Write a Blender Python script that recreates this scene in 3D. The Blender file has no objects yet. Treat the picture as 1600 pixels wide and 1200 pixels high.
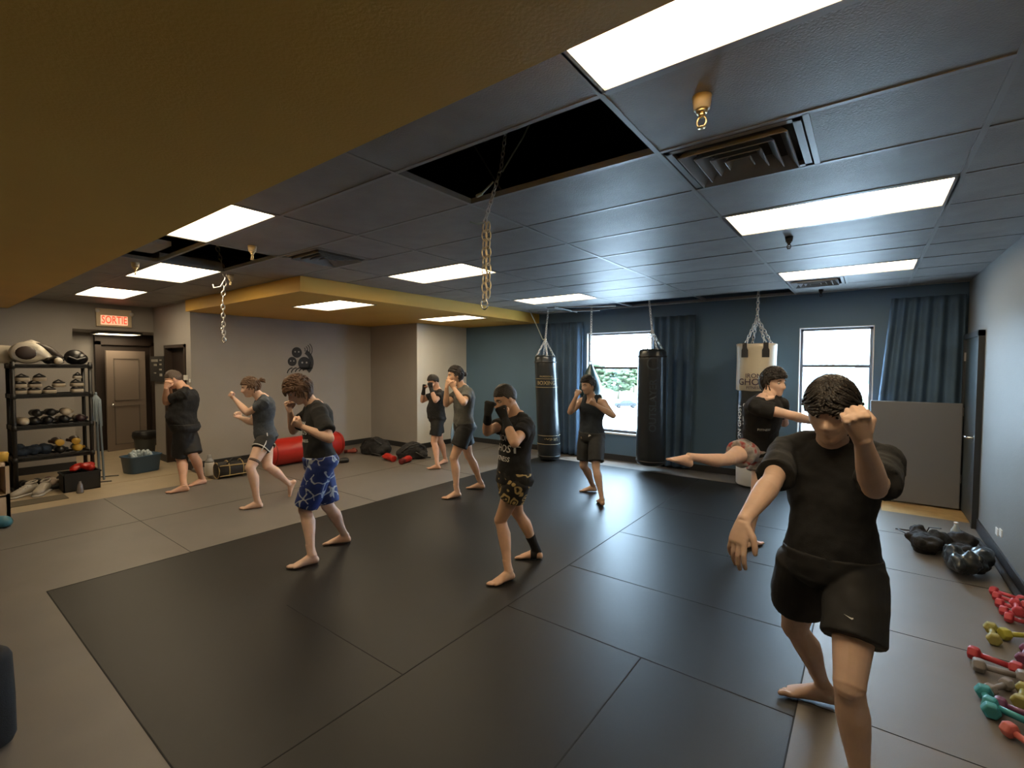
import bpy, math, random
from math import sin, cos, pi, radians
from mathutils import Vector as V, Matrix, noise

random.seed(7)
S = bpy.context.scene
COL = S.collection

# ------------------------------------------------------------------ camera, world, exposure
CAM = V((0.0, 0.0, 1.67))
F_PX, YAW, PITCH, ROLL = 737.2, 0.6457, -0.0371, 0.0031
fw = V((-sin(YAW) * cos(PITCH), cos(YAW) * cos(PITCH), sin(PITCH)))
rt0 = fw.cross(V((0, 0, 1))).normalized()
up0 = rt0.cross(fw)
rt = rt0 * cos(ROLL) + up0 * sin(ROLL)
up = -rt0 * sin(ROLL) + up0 * cos(ROLL)
cam_data = bpy.data.cameras.new('camera')
cam = bpy.data.objects.new('camera', cam_data)
COL.objects.link(cam)
S.camera = cam
cam_data.sensor_fit = 'HORIZONTAL'
cam_data.sensor_width = 36
cam_data.lens = 36 * F_PX / 1600
cam_data.clip_start = 0.05
cam_data.clip_end = 600
mw = Matrix(((rt.x, up.x, -fw.x, CAM.x), (rt.y, up.y, -fw.y, CAM.y), (rt.z, up.z, -fw.z, CAM.z), (0, 0, 0, 1)))
cam.matrix_world = mw

S.view_settings.view_transform = 'Standard'
S.view_settings.look = 'None'
S.view_settings.gamma = 1
S.view_settings.use_curve_mapping = False
S.view_settings.exposure = 0.8

world = bpy.data.worlds.new('world')
S.world = world
world.use_nodes = True
bg = world.node_tree.nodes['Background']
bg.inputs[0].default_value = (0.55, 0.77, 1.0, 1)
bg.inputs[1].default_value = 20.0
sun_data = bpy.data.lights.new('sun', 'SUN')
sun_data.energy = 3.0
sun_data.angle = 0.01
sun_data.color = (1.0, 0.95, 0.85)
sun = bpy.data.objects.new('sun', sun_data)
COL.objects.link(sun)
sun.rotation_euler = (radians(-18), radians(14), 0)
LAMP = 7.4          # strength of the ceiling lights
LAMP_COL = (1.0, 0.80, 0.52)


def at(x, y, z=None, X=None, Y=None):
    """point of the place seen at pixel x, y of a 1600x1200 view, on a plane z / X / Y"""
    v = fw * F_PX + rt * (x - 800) + up * (600 - y)
    if z is not None:
        return CAM + v * ((z - CAM.z) / v.z)
    if X is not None:
        return CAM + v * (X / v.x)
    return CAM + v * (Y / v.y)


# ------------------------------------------------------------------ materials
MATS = {}


def mat(name, col, rough=0.6, metal=0.0, spec=0.5, noise_amt=0.0, noise_scale=20, bump=0.0, bump_scale=200, emit=None, alpha=None, coat=0):
    if name in MATS:
        return MATS[name]
    m = bpy.data.materials.new(name)
    m.use_nodes = True
    nt = m.node_tree
    b = nt.nodes['Principled BSDF']
    b.inputs['Base Color'].default_value = (*col, 1)
    b.inputs['Roughness'].default_value = rough
    b.inputs['Metallic'].default_value = metal
    b.inputs['Specular IOR Level'].default_value = spec
    if coat:
        b.inputs['Coat Weight'].default_value = coat
    tc = nt.nodes.new('ShaderNodeTexCoord')
    if noise_amt:
        n = nt.nodes.new('ShaderNodeTexNoise')
        n.inputs['Scale'].default_value = noise_scale
        n.inputs['Detail'].default_value = 4
        nt.links.new(tc.outputs['Object'], n.inputs['Vector'])
        mr = nt.nodes.new('ShaderNodeMapRange')
        mr.inputs['From Min'].default_value = 0.3
        mr.inputs['From Max'].default_value = 0.7
        mr.inputs['To Min'].default_value = 1 - noise_amt
        mr.inputs['To Max'].default_value = 1 + noise_amt
        nt.links.new(n.outputs[0], mr.inputs['Value'])
        mx = nt.nodes.new('ShaderNodeVectorMath')
        mx.operation = 'SCALE'
        mx.inputs[0].default_value = col
        nt.links.new(mr.outputs[0], mx.inputs['Scale'])
        nt.links.new(mx.outputs[0], b.inputs['Base Color'])
    if bump:
        n2 = nt.nodes.new('ShaderNodeTexNoise')
        n2.inputs['Scale'].default_value = bump_scale
        n2.inputs['Detail'].default_value = 3
        nt.links.new(tc.outputs['Object'], n2.inputs['Vector'])
        bp = nt.nodes.new('ShaderNodeBump')
        bp.inputs['Strength'].default_value = bump
        bp.inputs['Distance'].default_value = 0.01
        nt.links.new(n2.outputs[0], bp.inputs['Height'])
        nt.links.new(bp.outputs[0], b.inputs['Normal'])
    if emit:
        b.inputs['Emission Color'].default_value = (*emit[0], 1)
        b.inputs['Emission Strength'].default_value = emit[1]
    MATS[name] = m
    return m


def pattern_mat(name, base, mark, scale, kind, rough=0.7, lo=0.5, hi=0.55, third=None):
    """two-tone cloth print from warped procedural textures"""
    m = mat(name, base, rough)
    nt = m.node_tree
    b = nt.nodes['Principled BSDF']
    tc = nt.nodes.new('ShaderNodeTexCoord')
    nz = nt.nodes.new('ShaderNodeTexNoise')
    nz.inputs['Scale'].default_value = scale * 0.6
    nt.links.new(tc.outputs['Object'], nz.inputs['Vector'])
    ad = nt.nodes.new('ShaderNodeVectorMath')
    ad.operation = 'MULTIPLY_ADD'
    ad.inputs[1].default_value = (0.12, 0.12, 0.12)
    nt.links.new(nz.outputs['Color'], ad.inputs[0])
    nt.links.new(tc.outputs['Object'], ad.inputs[2])
    if kind == 'cracks':
        t = nt.nodes.new('ShaderNodeTexVoronoi')
        t.feature = 'DISTANCE_TO_EDGE'
        t.inputs['Scale'].default_value = scale
        out = t.outputs['Distance']
    elif kind == 'curls':
        t = nt.nodes.new('ShaderNodeTexVoronoi')
        t.inputs['Scale'].default_value = scale
        out = t.outputs['Distance']
    elif kind == 'rings':
        t = nt.nodes.new('ShaderNodeTexWave')
        t.wave_type = 'RINGS'
        t.inputs['Scale'].default_value = scale
        t.inputs['Distortion'].default_value = 9
        t.inputs['Detail'].default_value = 1
        out = t.outputs['Fac']
    else:
        t = nt.nodes.new('ShaderNodeTexNoise')
        t.inputs['Scale'].default_value = scale
        t.inputs['Detail'].default_value = 2
        out = t.outputs[0]
    nt.links.new(ad.outputs[0], t.inputs['Vector'])
    r = nt.nodes.new('ShaderNodeValToRGB')
    r.color_ramp.elements[0].position = lo
    r.color_ramp.elements[1].position = hi
    a, c = (mark, base) if kind == 'cracks' else (base, mark)
    r.color_ramp.elements[0].color = (*a, 1)
    r.color_ramp.elements[1].color = (*c, 1)
    if third:
        e = r.color_ramp.elements.new(third[0])
        e.color = (*third[1], 1)
    if kind == 'curls':
        for e_, c_ in ((0.14, mark), (0.18, base), (0.27, base), (0.31, mark), (0.43, mark), (0.47, base)):
            q = r.color_ramp.elements.new(e_); q.color = (*c_, 1)
        r.color_ramp.elements[0].color = (*mark, 1)
        r.color_ramp.elements[-1].color = (*base, 1)
    if kind == 'cracks':
        n3 = nt.nodes.new('ShaderNodeTexNoise'); n3.inputs['Scale'].default_value = 7
        nt.links.new(tc.outputs['Object'], n3.inputs['Vector'])
        m3 = nt.nodes.new('ShaderNodeMapRange'); m3.inputs['From Min'].default_value = 0.55; m3.inputs['From Max'].default_value = 0.62; m3.inputs['To Max'].default_value = 0.3
        nt.links.new(n3.outputs[0], m3.inputs['Value'])
        a3 = nt.nodes.new('ShaderNodeMath'); a3.operation = 'ADD'
        nt.links.new(out, a3.inputs[0]); nt.links.new(m3.outputs[0], a3.inputs[1]); out = a3.outputs[0]
    nt.links.new(out, r.inputs[0])
    nt.links.new(r.outputs[0], b.inputs['Base Color'])
    return m


def C(r, g, b):
    f = lambda c: ((c / 255) / 12.92) if c / 255 <= 0.04045 else (((c / 255) + 0.055) / 1.055) ** 2.4
    return (f(r), f(g), f(b))


def wall_mat(name, col, rough=0.6, bump=0.15):
    return mat(name, col, rough, noise_amt=0.05, noise_scale=1.3, bump=bump, bump_scale=90)


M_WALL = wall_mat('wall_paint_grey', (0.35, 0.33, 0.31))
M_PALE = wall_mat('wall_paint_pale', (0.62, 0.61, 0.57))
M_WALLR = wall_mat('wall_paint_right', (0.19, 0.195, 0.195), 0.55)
M_NAVY_HAZE = wall_mat('wall_navy_haze', (0.095, 0.175, 0.27), 0.6)  # dark wall lightened and blued, the window haze is put into its colour
M_YEL = wall_mat('wall_paint_yellow', (0.68, 0.40, 0.07), 0.6)
M_TRIM = mat('dark_rubber_base', (0.02, 0.021, 0.024), 0.5)
M_DKWOOD = mat('dark_brown_frame', (0.035, 0.022, 0.016), 0.5)
M_DOOR = mat('door_paint', (0.24, 0.19, 0.155), 0.45)
M_DOORR = mat('door_paint_dark', (0.045, 0.06, 0.07), 0.4)
M_TILE = mat('ceiling_tile_paint', (0.25, 0.243, 0.235), 0.48, spec=0.35, noise_amt=0.10, noise_scale=5, bump=0.25, bump_scale=120)
M_BAR = mat('ceiling_bar_paint', (0.25, 0.25, 0.25), 0.4)
M_BARW = mat('ceiling_edge_paint', (0.35, 0.36, 0.36), 0.45)
M_PLEN = mat('plenum_dark', (0.06, 0.054, 0.048), 0.9)
M_MATG = mat('grey_vinyl_mat', (0.145, 0.130, 0.118), 0.45, noise_amt=0.06, noise_scale=3, bump=0.12, bump_scale=350)
M_MATB = mat('black_vinyl_mat', (0.012, 0.0118, 0.0115), 0.42, spec=0.30, noise_amt=0.08, noise_scale=2, bump=0.12, bump_scale=350)
M_SEAM = mat('mat_seam', (0.006, 0.006, 0.006), 0.8)
M_TILEF = mat('beige_floor_tile', (0.42, 0.34, 0.23), 0.35, noise_amt=0.06, noise_scale=6)
M_WOODF = mat('wood_floor_patch', (0.45, 0.30, 0.13), 0.4, noise_amt=0.15, noise_scale=9)
M_LAMP = mat('lamp_diffuser', (0.8, 0.78, 0.7), 0.5, emit=(LAMP_COL, LAMP))
M_WHITE = mat('white_paint', (0.7, 0.7, 0.68), 0.5)
M_METAL = mat('galvanised_steel', (0.55, 0.54, 0.52), 0.3, 1.0)
M_CHROME = mat('chrome', (0.8, 0.8, 0.8), 0.15, 1.0)
M_BRASS = mat('gold_chain', (0.75, 0.6, 0.35), 0.3, 1.0)
M_BLKP = mat('black_plastic', (0.012, 0.012, 0.013), 0.45)
M_BLKL = mat('black_leather', (0.010, 0.010, 0.011), 0.33, bump=0.2, bump_scale=60)
M_BLKC = mat('black_cloth', (0.012, 0.012, 0.014), 0.85, noise_amt=0.2, noise_scale=8, bump=0.3, bump_scale=300)
M_WLEA = mat('white_leather', (0.62, 0.57, 0.48), 0.4, noise_amt=0.08, noise_scale=6)


# ------------------------------------------------------------------ mesh collector
class MB:
    def __init__(self):
        self.v, self.f, self.mi = [], [], []

    def add(self, vs, fs, m=0):
        b = len(self.v)
        self.v += [tuple(p) for p in vs]
        self.f += [tuple(b + i for i in f) for f in fs]
        self.mi += [m] * len(fs)
        return self

    def box(self, a, b, m=0, rot=None, org=None):
        (x0, y0, z0), (x1, y1, z1) = a, b
        vs = [V(p) for p in ((x0, y0, z0), (x1, y0, z0), (x1, y1, z0), (x0, y1, z0), (x0, y0, z1), (x1, y0, z1), (x1, y1, z1), (x0, y1, z1))]
        if rot is not None:
            o = V(org) if org is not None else V((0, 0, 0))
            vs = [rot @ (p - o) + o for p in vs]
        return self.add(vs, [(0, 3, 2, 1), (4, 5, 6, 7), (0, 1, 5, 4), (1, 2, 6, 5), (2, 3, 7, 6), (3, 0, 4, 7)], m)

    def loft(self, rings, n=20, m=0, power=2.0):
        """rings: (centre, u, v, ru, rv)"""
        vs = []
        for c, u, v, ru, rv in rings:
            for k in range(n):
                a = 2 * pi * k / n
                ca, sa = cos(a), sin(a)
                if power != 2.0:
                    ca = math.copysign(abs(ca) ** (2 / power), ca)
                    sa = math.copysign(abs(sa) ** (2 / power), sa)
                vs.append(V(c) + V(u) * (ru * ca) + V(v) * (rv * sa))
        fs = []
        L = len(rings)
        for i in range(L - 1):
            for k in range(n):
                k2 = (k + 1) % n
                fs.append((i * n + k, i * n + k2, (i + 1) * n + k2, (i + 1) * n + k))
        vs.append(V(rings[0][0])); vs.append(V(rings[-1][0]))
        a0, a1 = L * n, L * n + 1
        for k in range(n):
            k2 = (k + 1) % n
            fs.append((a0, k2, k))
            fs.append((a1, (L - 1) * n + k, (L - 1) * n + k2))
        return self.add(vs, fs, m)

    def tube(self, pts, rad, n=12, m=0, cap=True, flat=None):
        """round tube with hemispherical ends through points; rad number or list"""
        pts = [V(p) for p in pts]
        if not isinstance(rad, (list, tuple)):
            rad = [rad] * len(pts)
        rings = []
        t0 = (pts[1] - pts[0]).normalized()
        ref = V((0, 0, 1)) if abs(t0.z) < 0.9 else V((1, 0, 0))
        u = (ref - t0 * ref.dot(t0)).normalized()
        for i, p in enumerate(pts):
            if i == 0: t = t0
            elif i == len(pts) - 1: t = (pts[i] - pts[i - 1]).normalized()
            else: t = ((pts[i] - pts[i - 1]).normalized() + (pts[i + 1] - pts[i]).normalized()).normalized()
            u = (u - t * u.dot(t)).normalized()
            w = t.cross(u)
            if i == 0 and cap:
                for q in (0.95, 0.7, 0.35):
                    rings.append((p - t * rad[0] * q, u, w, rad[0] * math.sqrt(1 - q * q), rad[0] * math.sqrt(1 - q * q)))
            rings.append((p, u, w, rad[i], rad[i]))
            if i == len(pts) - 1 and cap:
                for q in (0.35, 0.7, 0.95):
                    rings.append((p + t * rad[i] * q, u, w, rad[i] * math.sqrt(1 - q * q), rad[i] * math.sqrt(1 - q * q)))
        return self.loft(rings, n, m)

    def ball(self, c, r, m=0, n=16, rot=None):
        if not isinstance(r, (list, tuple)): r = (r, r, r)
        rings = []
        c = V(c)
        R = rot or Matrix.Identity(3)
        X, Y, Z = R @ V((1, 0, 0)), R @ V((0, 1, 0)), R @ V((0, 0, 1))
        k = max(6, n // 2)
        for i in range(k + 1):
            a = -pi / 2 + pi * i / k
            a = max(min(a, pi / 2 - 0.02), -pi / 2 + 0.02)
            rings.append((c + Z * (r[2] * sin(a)), X, Y, r[0] * cos(a), r[1] * cos(a)))
        return self.loft(rings, n, m)

    def cyl(self, c, r0, r1, z0, z1, n=24, m=0, axis=None):
        c = V(c)
        if axis is None:
            X, Y, Z = V((1, 0, 0)), V((0, 1, 0)), V((0, 0, 1))
        else:
            Z = V(axis).normalized()
            ref = V((0, 0, 1)) if abs(Z.z) < 0.9 else V((1, 0, 0))
            X = (ref - Z * ref.dot(Z)).normalized(); Y = Z.cross(X)
        return self.loft([(c + Z * z0, X, Y, r0, r0), (c + Z * z1, X, Y, r1, r1)], n, m)

    def torus(self, c, R, r, axis=(0, 0, 1), n=20, k=8, sx=1.0, m=0, ref=None):
        Z = V(axis).normalized()
        rf = V(ref) if ref is not None else (V((0, 0, 1)) if abs(Z.z) < 0.9 else V((1, 0, 0)))
        X = (rf - Z * rf.dot(Z)).normalized(); Y = Z.cross(X)
        vs, fs = [], []
        for i in range(n):
            a = 2 * pi * i / n
            d = X * cos(a) + Y * sin(a)
            cc = V(c) + X * (R * sx * cos(a)) + Y * (R * sin(a))
            for j in range(k):
                b = 2 * pi * j / k
                vs.append(cc + d * (r * cos(b)) + Z * (r * sin(b)))
        for i in range(n):
            for j in range(k):
                fs.append((i * k + j, ((i + 1) % n) * k + j, ((i + 1) % n) * k + (j + 1) % k, i * k + (j + 1) % k))
        return self.add(vs, fs, m)

    def build(self, name, mats, parent=None, org=None, smooth=True, bevel=0, label=None, sub=0):
        me = bpy.data.meshes.new(name)
        o = V(org) if org is not None else V((0, 0, 0))
        me.from_pydata([tuple(V(p) - o) for p in self.v], [], self.f)
        me.update()
        if not isinstance(mats, (list, tuple)): mats = [mats]
        for mm in mats: me.materials.append(mm)
        if len(mats) > 1: me.polygons.foreach_set('material_index', self.mi)
        if smooth:
            me.polygons.foreach_set('use_smooth', [True] * len(me.polygons))
        ob = bpy.data.objects.new(name, me)
        COL.objects.link(ob)
        if parent: ob.parent = parent
        elif org is not None: ob.location = o
        if bevel:
            bm_ = ob.modifiers.new('bevel', 'BEVEL'); bm_.width = bevel; bm_.segments = 2; bm_.limit_method = 'ANGLE'
        if sub:
            s_ = ob.modifiers.new('sub', 'SUBSURF'); s_.levels = sub; s_.render_levels = sub
        if smooth and (bevel or not sub):
            me.shade_smooth() if False else None
        if label: ob['label'] = label
        return ob


def tag(o, label, cat, group=None, kind=None):
    if label: o['label'] = label
    if cat: o['category'] = cat
    if group: o['group'] = group
    if kind: o['kind'] = kind
    return o


def empty(name, loc, label=None, cat=None, group=None, rz=0):
    o = bpy.data.objects.new(name, None)
    o.empty_display_size = 0.1
    COL.objects.link(o)
    o.location = loc
    o.rotation_euler = (0, 0, rz)
    return tag(o, label, cat, group)


def struct(o):
    o['kind'] = 'structure'
    return o


def copy_tree(o, parent=None):
    c = o.copy(); COL.objects.link(c); c.parent = parent
    for ch in list(o.children): copy_tree(ch, c)
    return c


def sharp(o, ang=40):
    """keep hard edges on a smooth-shaded mesh"""
    me = o.data
    try: me.set_sharp_from_angle(angle=radians(ang))
    except Exception: pass
    return o


def text_geo(s, size=1.0, depth=0.0):
    cu = bpy.data.curves.new('lettering', 'FONT')
    cu.body = s; cu.size = size; cu.align_x = 'CENTER'; cu.align_y = 'CENTER'
    cu.offset = 0.012 * size
    cu.extrude = depth
    cu.resolution_u = 3
    o = bpy.data.objects.new('lettering', cu)
    me = bpy.data.meshes.new_from_object(o)
    vs = [tuple(v.co) for v in me.vertices]; fs = [tuple(p.vertices) for p in me.polygons]
    bpy.data.objects.remove(o); bpy.data.curves.remove(cu); bpy.data.meshes.remove(me)
    return vs, fs


CE = 2.71      # ceiling height
ZS = 2.53      # underside of the yellow bulkheads
XR, YW = 0.95, 7.85   # right wall, window wall
J = {
    'grey_hair_left': {'pel': [-7.409, 2.432, 0.834], 'neck': [-7.379, 2.434, 1.337], 'head': [-7.464, 2.336, 1.49], 'LSh': [-7.222, 2.356, 1.281], 'RSh': [-7.545, 2.509, 1.282], 'LEl': [-7.465, 2.243, 1.179], 'REl': [-7.772, 2.368, 1.182], 'LWr': [-7.318, 2.2, 1.38], 'RWr': [-7.601, 2.325, 1.367], 'LHa': [-7.301, 2.22, 1.451], 'RHa': [-7.589, 2.344, 1.439], 'LHip': [-7.319, 2.401, 0.834], 'RHip': [-7.498, 2.466, 0.834], 'LKn': [-7.425, 2.377, 0.418], 'RKn': [-7.311, 2.49, 0.446], 'LAn': [-7.191, 2.329, 0.085], 'RAn': [-7.444, 2.631, 0.085], 'LTo': [-7.236, 2.178, 0.02], 'RTo': [-7.432, 2.475, 0.02], 's': 1.0, 'fp': 250, 'fc': 245},
    'woman': {'pel': [-5.929, 2.811, 0.79], 'neck': [-5.927, 2.775, 1.27], 'head': [-6.016, 2.68, 1.409], 'LSh': [-5.765, 2.721, 1.217], 'RSh': [-6.089, 2.836, 1.214], 'LEl': [-5.993, 2.625, 1.099], 'REl': [-6.068, 2.712, 0.97], 'LWr': [-6.169, 2.561, 1.256], 'RWr': [-6.306, 2.677, 1.012], 'LHa': [-6.215, 2.535, 1.305], 'RHa': [-6.372, 2.66, 1.034], 'LHip': [-5.843, 2.78, 0.79], 'RHip': [-6.015, 2.843, 0.791], 'LKn': [-5.747, 2.539, 0.47], 'RKn': [-5.8, 2.767, 0.448], 'LAn': [-5.679, 2.577, 0.082], 'RAn': [-5.84, 3.044, 0.17], 'LTo': [-5.754, 2.445, 0.02], 'RTo': [-5.891, 2.999, 0.021], 's': 0.96, 'fp': 250, 'fc': 250},
    'blue': {'pel': [-3.844, 2.287, 0.821], 'neck': [-3.881, 2.264, 1.317], 'head': [-3.958, 2.164, 1.462], 'LSh': [-3.713, 2.208, 1.262], 'RSh': [-4.039, 2.325, 1.265], 'LEl': [-3.514, 2.177, 1.074], 'REl': [-4.219, 2.252, 1.072], 'LWr': [-3.698, 2.048, 1.168], 'RWr': [-4.103, 2.157, 1.267], 'LHa': [-3.738, 1.997, 1.204], 'RHa': [-4.115, 2.149, 1.338], 'LHip': [-3.76, 2.255, 0.817], 'RHip': [-3.929, 2.319, 0.816], 'LKn': [-3.866, 2.154, 0.426], 'RKn': [-3.834, 2.357, 0.41], 'LAn': [-3.698, 2.11, 0.083], 'RAn': [-3.911, 2.562, 0.082], 'LTo': [-3.742, 1.965, 0.02], 'RTo': [-4.003, 2.44, 0.021], 's': 0.96, 'fp': 250, 'fc': 250},
    'black_back': {'pel': [-5.742, 5.534, 0.791], 'neck': [-5.731, 5.548, 1.254], 'head': [-5.78, 5.491, 1.421], 'LSh': [-5.592, 5.466, 1.204], 'RSh': [-5.871, 5.628, 1.205], 'LEl': [-5.48, 5.251, 1.123], 'REl': [-6.048, 5.492, 1.081], 'LWr': [-5.608, 5.274, 1.314], 'RWr': [-5.941, 5.424, 1.272], 'LHa': [-5.618, 5.268, 1.382], 'RHa': [-5.937, 5.432, 1.34], 'LHip': [-5.668, 5.491, 0.788], 'RHip': [-5.815, 5.578, 0.788], 'LKn': [-5.691, 5.421, 0.405], 'RKn': [-5.735, 5.604, 0.407], 'LAn': [-5.543, 5.345, 0.077], 'RAn': [-5.781, 5.765, 0.077], 'LTo': [-5.653, 5.256, 0.02], 'RTo': [-5.782, 5.623, 0.02], 's': 0.9, 'fp': 240, 'fc': 240},
    'grey': {'pel': [-4.215, 4.552, 0.873], 'neck': [-4.229, 4.548, 1.379], 'head': [-4.293, 4.478, 1.554], 'LSh': [-4.075, 4.461, 1.326], 'RSh': [-4.378, 4.64, 1.329], 'LEl': [-3.936, 4.243, 1.222], 'REl': [-4.405, 4.414, 1.171], 'LWr': [-4.115, 4.259, 1.398], 'RWr': [-4.338, 4.355, 1.403], 'LHa': [-4.143, 4.24, 1.464], 'RHa': [-4.318, 4.362, 1.473], 'LHip': [-4.135, 4.504, 0.872], 'RHip': [-4.295, 4.599, 0.869], 'LKn': [-4.218, 4.359, 0.483], 'RKn': [-4.253, 4.694, 0.457], 'LAn': [-4.146, 4.334, 0.084], 'RAn': [-4.183, 4.841, 0.086], 'LTo': [-4.199, 4.189, 0.02], 'RTo': [-4.31, 4.755, 0.02], 's': 0.98, 'fp': 240, 'fc': 240},
    'gold': {'pel': [-2.234, 2.99, 0.784], 'neck': [-2.228, 3.027, 1.262], 'head': [-2.288, 2.952, 1.421], 'LSh': [-2.083, 2.939, 1.211], 'RSh': [-2.372, 3.109, 1.212], 'LEl': [-2.009, 2.7, 1.123], 'REl': [-2.394, 2.853, 1.154], 'LWr': [-2.166, 2.786, 1.278], 'RWr': [-2.277, 2.72, 1.311], 'LHa': [-2.19, 2.773, 1.344], 'RHa': [-2.27, 2.732, 1.38], 'LHip': [-2.153, 2.952, 0.784], 'RHip': [-2.313, 3.028, 0.783], 'LKn': [-2.336, 2.952, 0.428], 'RKn': [-2.339, 3.198, 0.422], 'LAn': [-2.199, 2.875, 0.079], 'RAn': [-2.263, 3.356, 0.08], 'LTo': [-2.24, 2.734, 0.02], 'RTo': [-2.386, 3.278, 0.02], 's': 0.93, 'fp': 245, 'fc': 240},
    'tank': {'pel': [-2.807, 5.422, 0.783], 'neck': [-2.801, 5.414, 1.26], 'head': [-2.83, 5.362, 1.441], 'LSh': [-2.635, 5.4, 1.21], 'RSh': [-2.968, 5.43, 1.21], 'LEl': [-2.443, 5.272, 1.081], 'REl': [-2.989, 5.191, 1.097], 'LWr': [-2.624, 5.18, 1.207], 'RWr': [-2.879, 5.145, 1.302], 'LHa': [-2.68, 5.15, 1.241], 'RHa': [-2.859, 5.161, 1.369], 'LHip': [-2.722, 5.4, 0.785], 'RHip': [-2.892, 5.445, 0.781], 'LKn': [-2.659, 5.262, 0.418], 'RKn': [-2.909, 5.415, 0.381], 'LAn': [-2.523, 5.159, 0.08], 'RAn': [-2.901, 5.649, 0.08], 'LTo': [-2.617, 5.271, 0.019], 'RTo': [-3.021, 5.565, 0.02], 's': 0.93, 'fp': 255, 'fc': 265},
    'kicker': {'pel': [-0.801, 4.832, 0.919], 'neck': [-0.705, 4.678, 1.383], 'head': [-0.672, 4.792, 1.533], 'LSh': [-0.625, 4.849, 1.333], 'RSh': [-0.779, 4.542, 1.326], 'LEl': [-0.615, 5.066, 1.149], 'REl': [-0.491, 4.592, 1.261], 'LWr': [-0.698, 5.282, 1.254], 'RWr': [-0.341, 4.791, 1.2], 'LHa': [-0.705, 5.222, 1.297], 'RHa': [-0.295, 4.844, 1.175], 'LHip': [-0.756, 4.914, 0.916], 'RHip': [-0.848, 4.75, 0.919], 'LKn': [-0.788, 4.789, 0.501], 'RKn': [-0.932, 4.332, 0.878], 'LAn': [-0.834, 4.766, 0.087], 'RAn': [-1.185, 4.013, 0.924], 'LTo': [-0.785, 4.914, 0.019], 'RTo': [-1.311, 3.904, 0.947], 's': 1.0, 'fp': 330, 'fc': 330},
    'front': {'pel': [-0.105, 2.375, 0.838], 'neck': [-0.112, 2.398, 1.347], 'head': [-0.111, 2.271, 1.498], 'LSh': [0.066, 2.37, 1.292], 'RSh': [-0.289, 2.422, 1.293], 'LEl': [0.029, 2.082, 1.248], 'REl': [-0.298, 2.152, 1.208], 'LWr': [-0.008, 1.925, 1.435], 'RWr': [-0.359, 1.933, 1.093], 'LHa': [-0.026, 1.896, 1.504], 'RHa': [-0.373, 1.908, 1.02], 'LHip': [-0.011, 2.362, 0.839], 'RHip': [-0.2, 2.39, 0.834], 'LKn': [-0.026, 2.112, 0.492], 'RKn': [-0.242, 2.558, 0.435], 'LAn': [0.024, 2.135, 0.085], 'RAn': [-0.14, 2.762, 0.089], 'LTo': [0.034, 1.978, 0.02], 'RTo': [-0.29, 2.728, 0.02], 's': 1.0, 'fp': 262, 'fc': 262},
}

# ------------------------------------------------------------------ the room
def boxo(name, a, b, m, bevel=0):
    return struct(MB().box(a, b).build(name, m, smooth=False, bevel=bevel))

# floors
boxo('floor', (-12.4, -2.2, -0.25), (1.1, 8.05, -0.045), M_TILEF)
# grey mats: around the black field
gm = MB()
gaps = [(-7.62, -2.1, -4.80, 2.93), (-8.68, 2.93, -4.80, 6.38), (-7.19, 6.38, -4.80, 7.83)]
for a in gaps: gm.box((a[0], a[1], -0.044), (a[2], a[3], 0.0))
gm.box((-4.80, -2.1, -0.044), (-0.24, 0.67, 0))
gm.box((-0.24, -2.1, -0.044), (0.93, 6.98, 0))
gm.box((-4.80, 7.28, -0.044), (-0.24, 7.83, 0))
gm.box((-0.24, 6.98, -0.044), (0.17, 7.83, 0))
struct(gm.build('floor', M_MATG, smooth=False))
bmx = MB().box((-4.80, 0.67, -0.044), (-0.24, 7.28, 0.0))
struct(bmx.build('floor', M_MATB, smooth=False))
# bare boards where the mats stop by the right door
boxo('floor', (0.17, 6.98, -0.04), (0.93, 7.83, -0.02), M_WOODF)
# beveled dark joints between mats
sm = MB()
def seam(x0, y0, x1, y1, w=0.0035):
    if abs(x1 - x0) > abs(y1 - y0): sm.box((x0, y0 - w, 0.0), (x1, y0 + w, 0.0012))
    else: sm.box((x0 - w, y0, 0.0), (x0 + w, y1, 0.0012))
for x in (-4.80, -1.97): seam(x, 0.67, x, 7.28)
seam(-0.24, -2.1, -0.24, 7.83)
seam(-4.8, 0.67, -0.24, 0.67); seam(-4.80, 7.28, -0.24, 7.28)
for x0, x1, ys in ((-3.2, -1.97, (1.64,)), (-1.97, -0.24, (2.57, 3.42, 4.43, 5.5))):
    for y in ys: seam(x0, y, x1, y, 0.0025)
seam(-1.00, 0.67, -1.00, 2.57); seam(-0.95, 4.43, -0.95, 7.28, .002)
for y in (1.9, 2.72, 3.8, 4.98, 6.1): seam(-0.24, y, 0.93, y, 0.0025)
for y in (-0.4, 1.6, 3.6, 5.4): seam(-7.6 if y < 2.9 else -8.6, y, -4.8, y, 0.002)
seam(-6.2, -2.1, -6.2, 7.8, 0.002)
struct(sm.build('trim_1', M_SEAM, smooth=False))

# walls
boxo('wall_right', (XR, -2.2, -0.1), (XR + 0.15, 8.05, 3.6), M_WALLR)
boxo('wall_back', (-12.4, -2.35, -0.1), (1.1, -2.2, 3.6), M_WALL)
boxo('wall_left', (-8.85, 2.96, -0.1), (-8.70, 6.40, 3.6), M_WALL)
boxo('wall_left', (-8.85, 6.40, -0.1), (-7.215, 8.05, 3.6), M_WALL)
boxo('wall_left', (-7.2149, 6.401, -0.1), (-7.2, 8.05, 3.6), M_PALE)
# wall with the dark doorway (faces -Y)
x0c, x1c = -9.86, -8.90
bw = MB()
bw.box((-10.42, 2.96, -0.1), (x0c, 3.10, 3.6)); bw.box((x1c, 2.9605, -0.1), (-8.703, 3.10, 3.6)); bw.box((x0c, 2.96, 2.02), (x1c, 3.10, 3.6))
struct(bw.build('wall_left', M_WALL, smooth=False))
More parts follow.
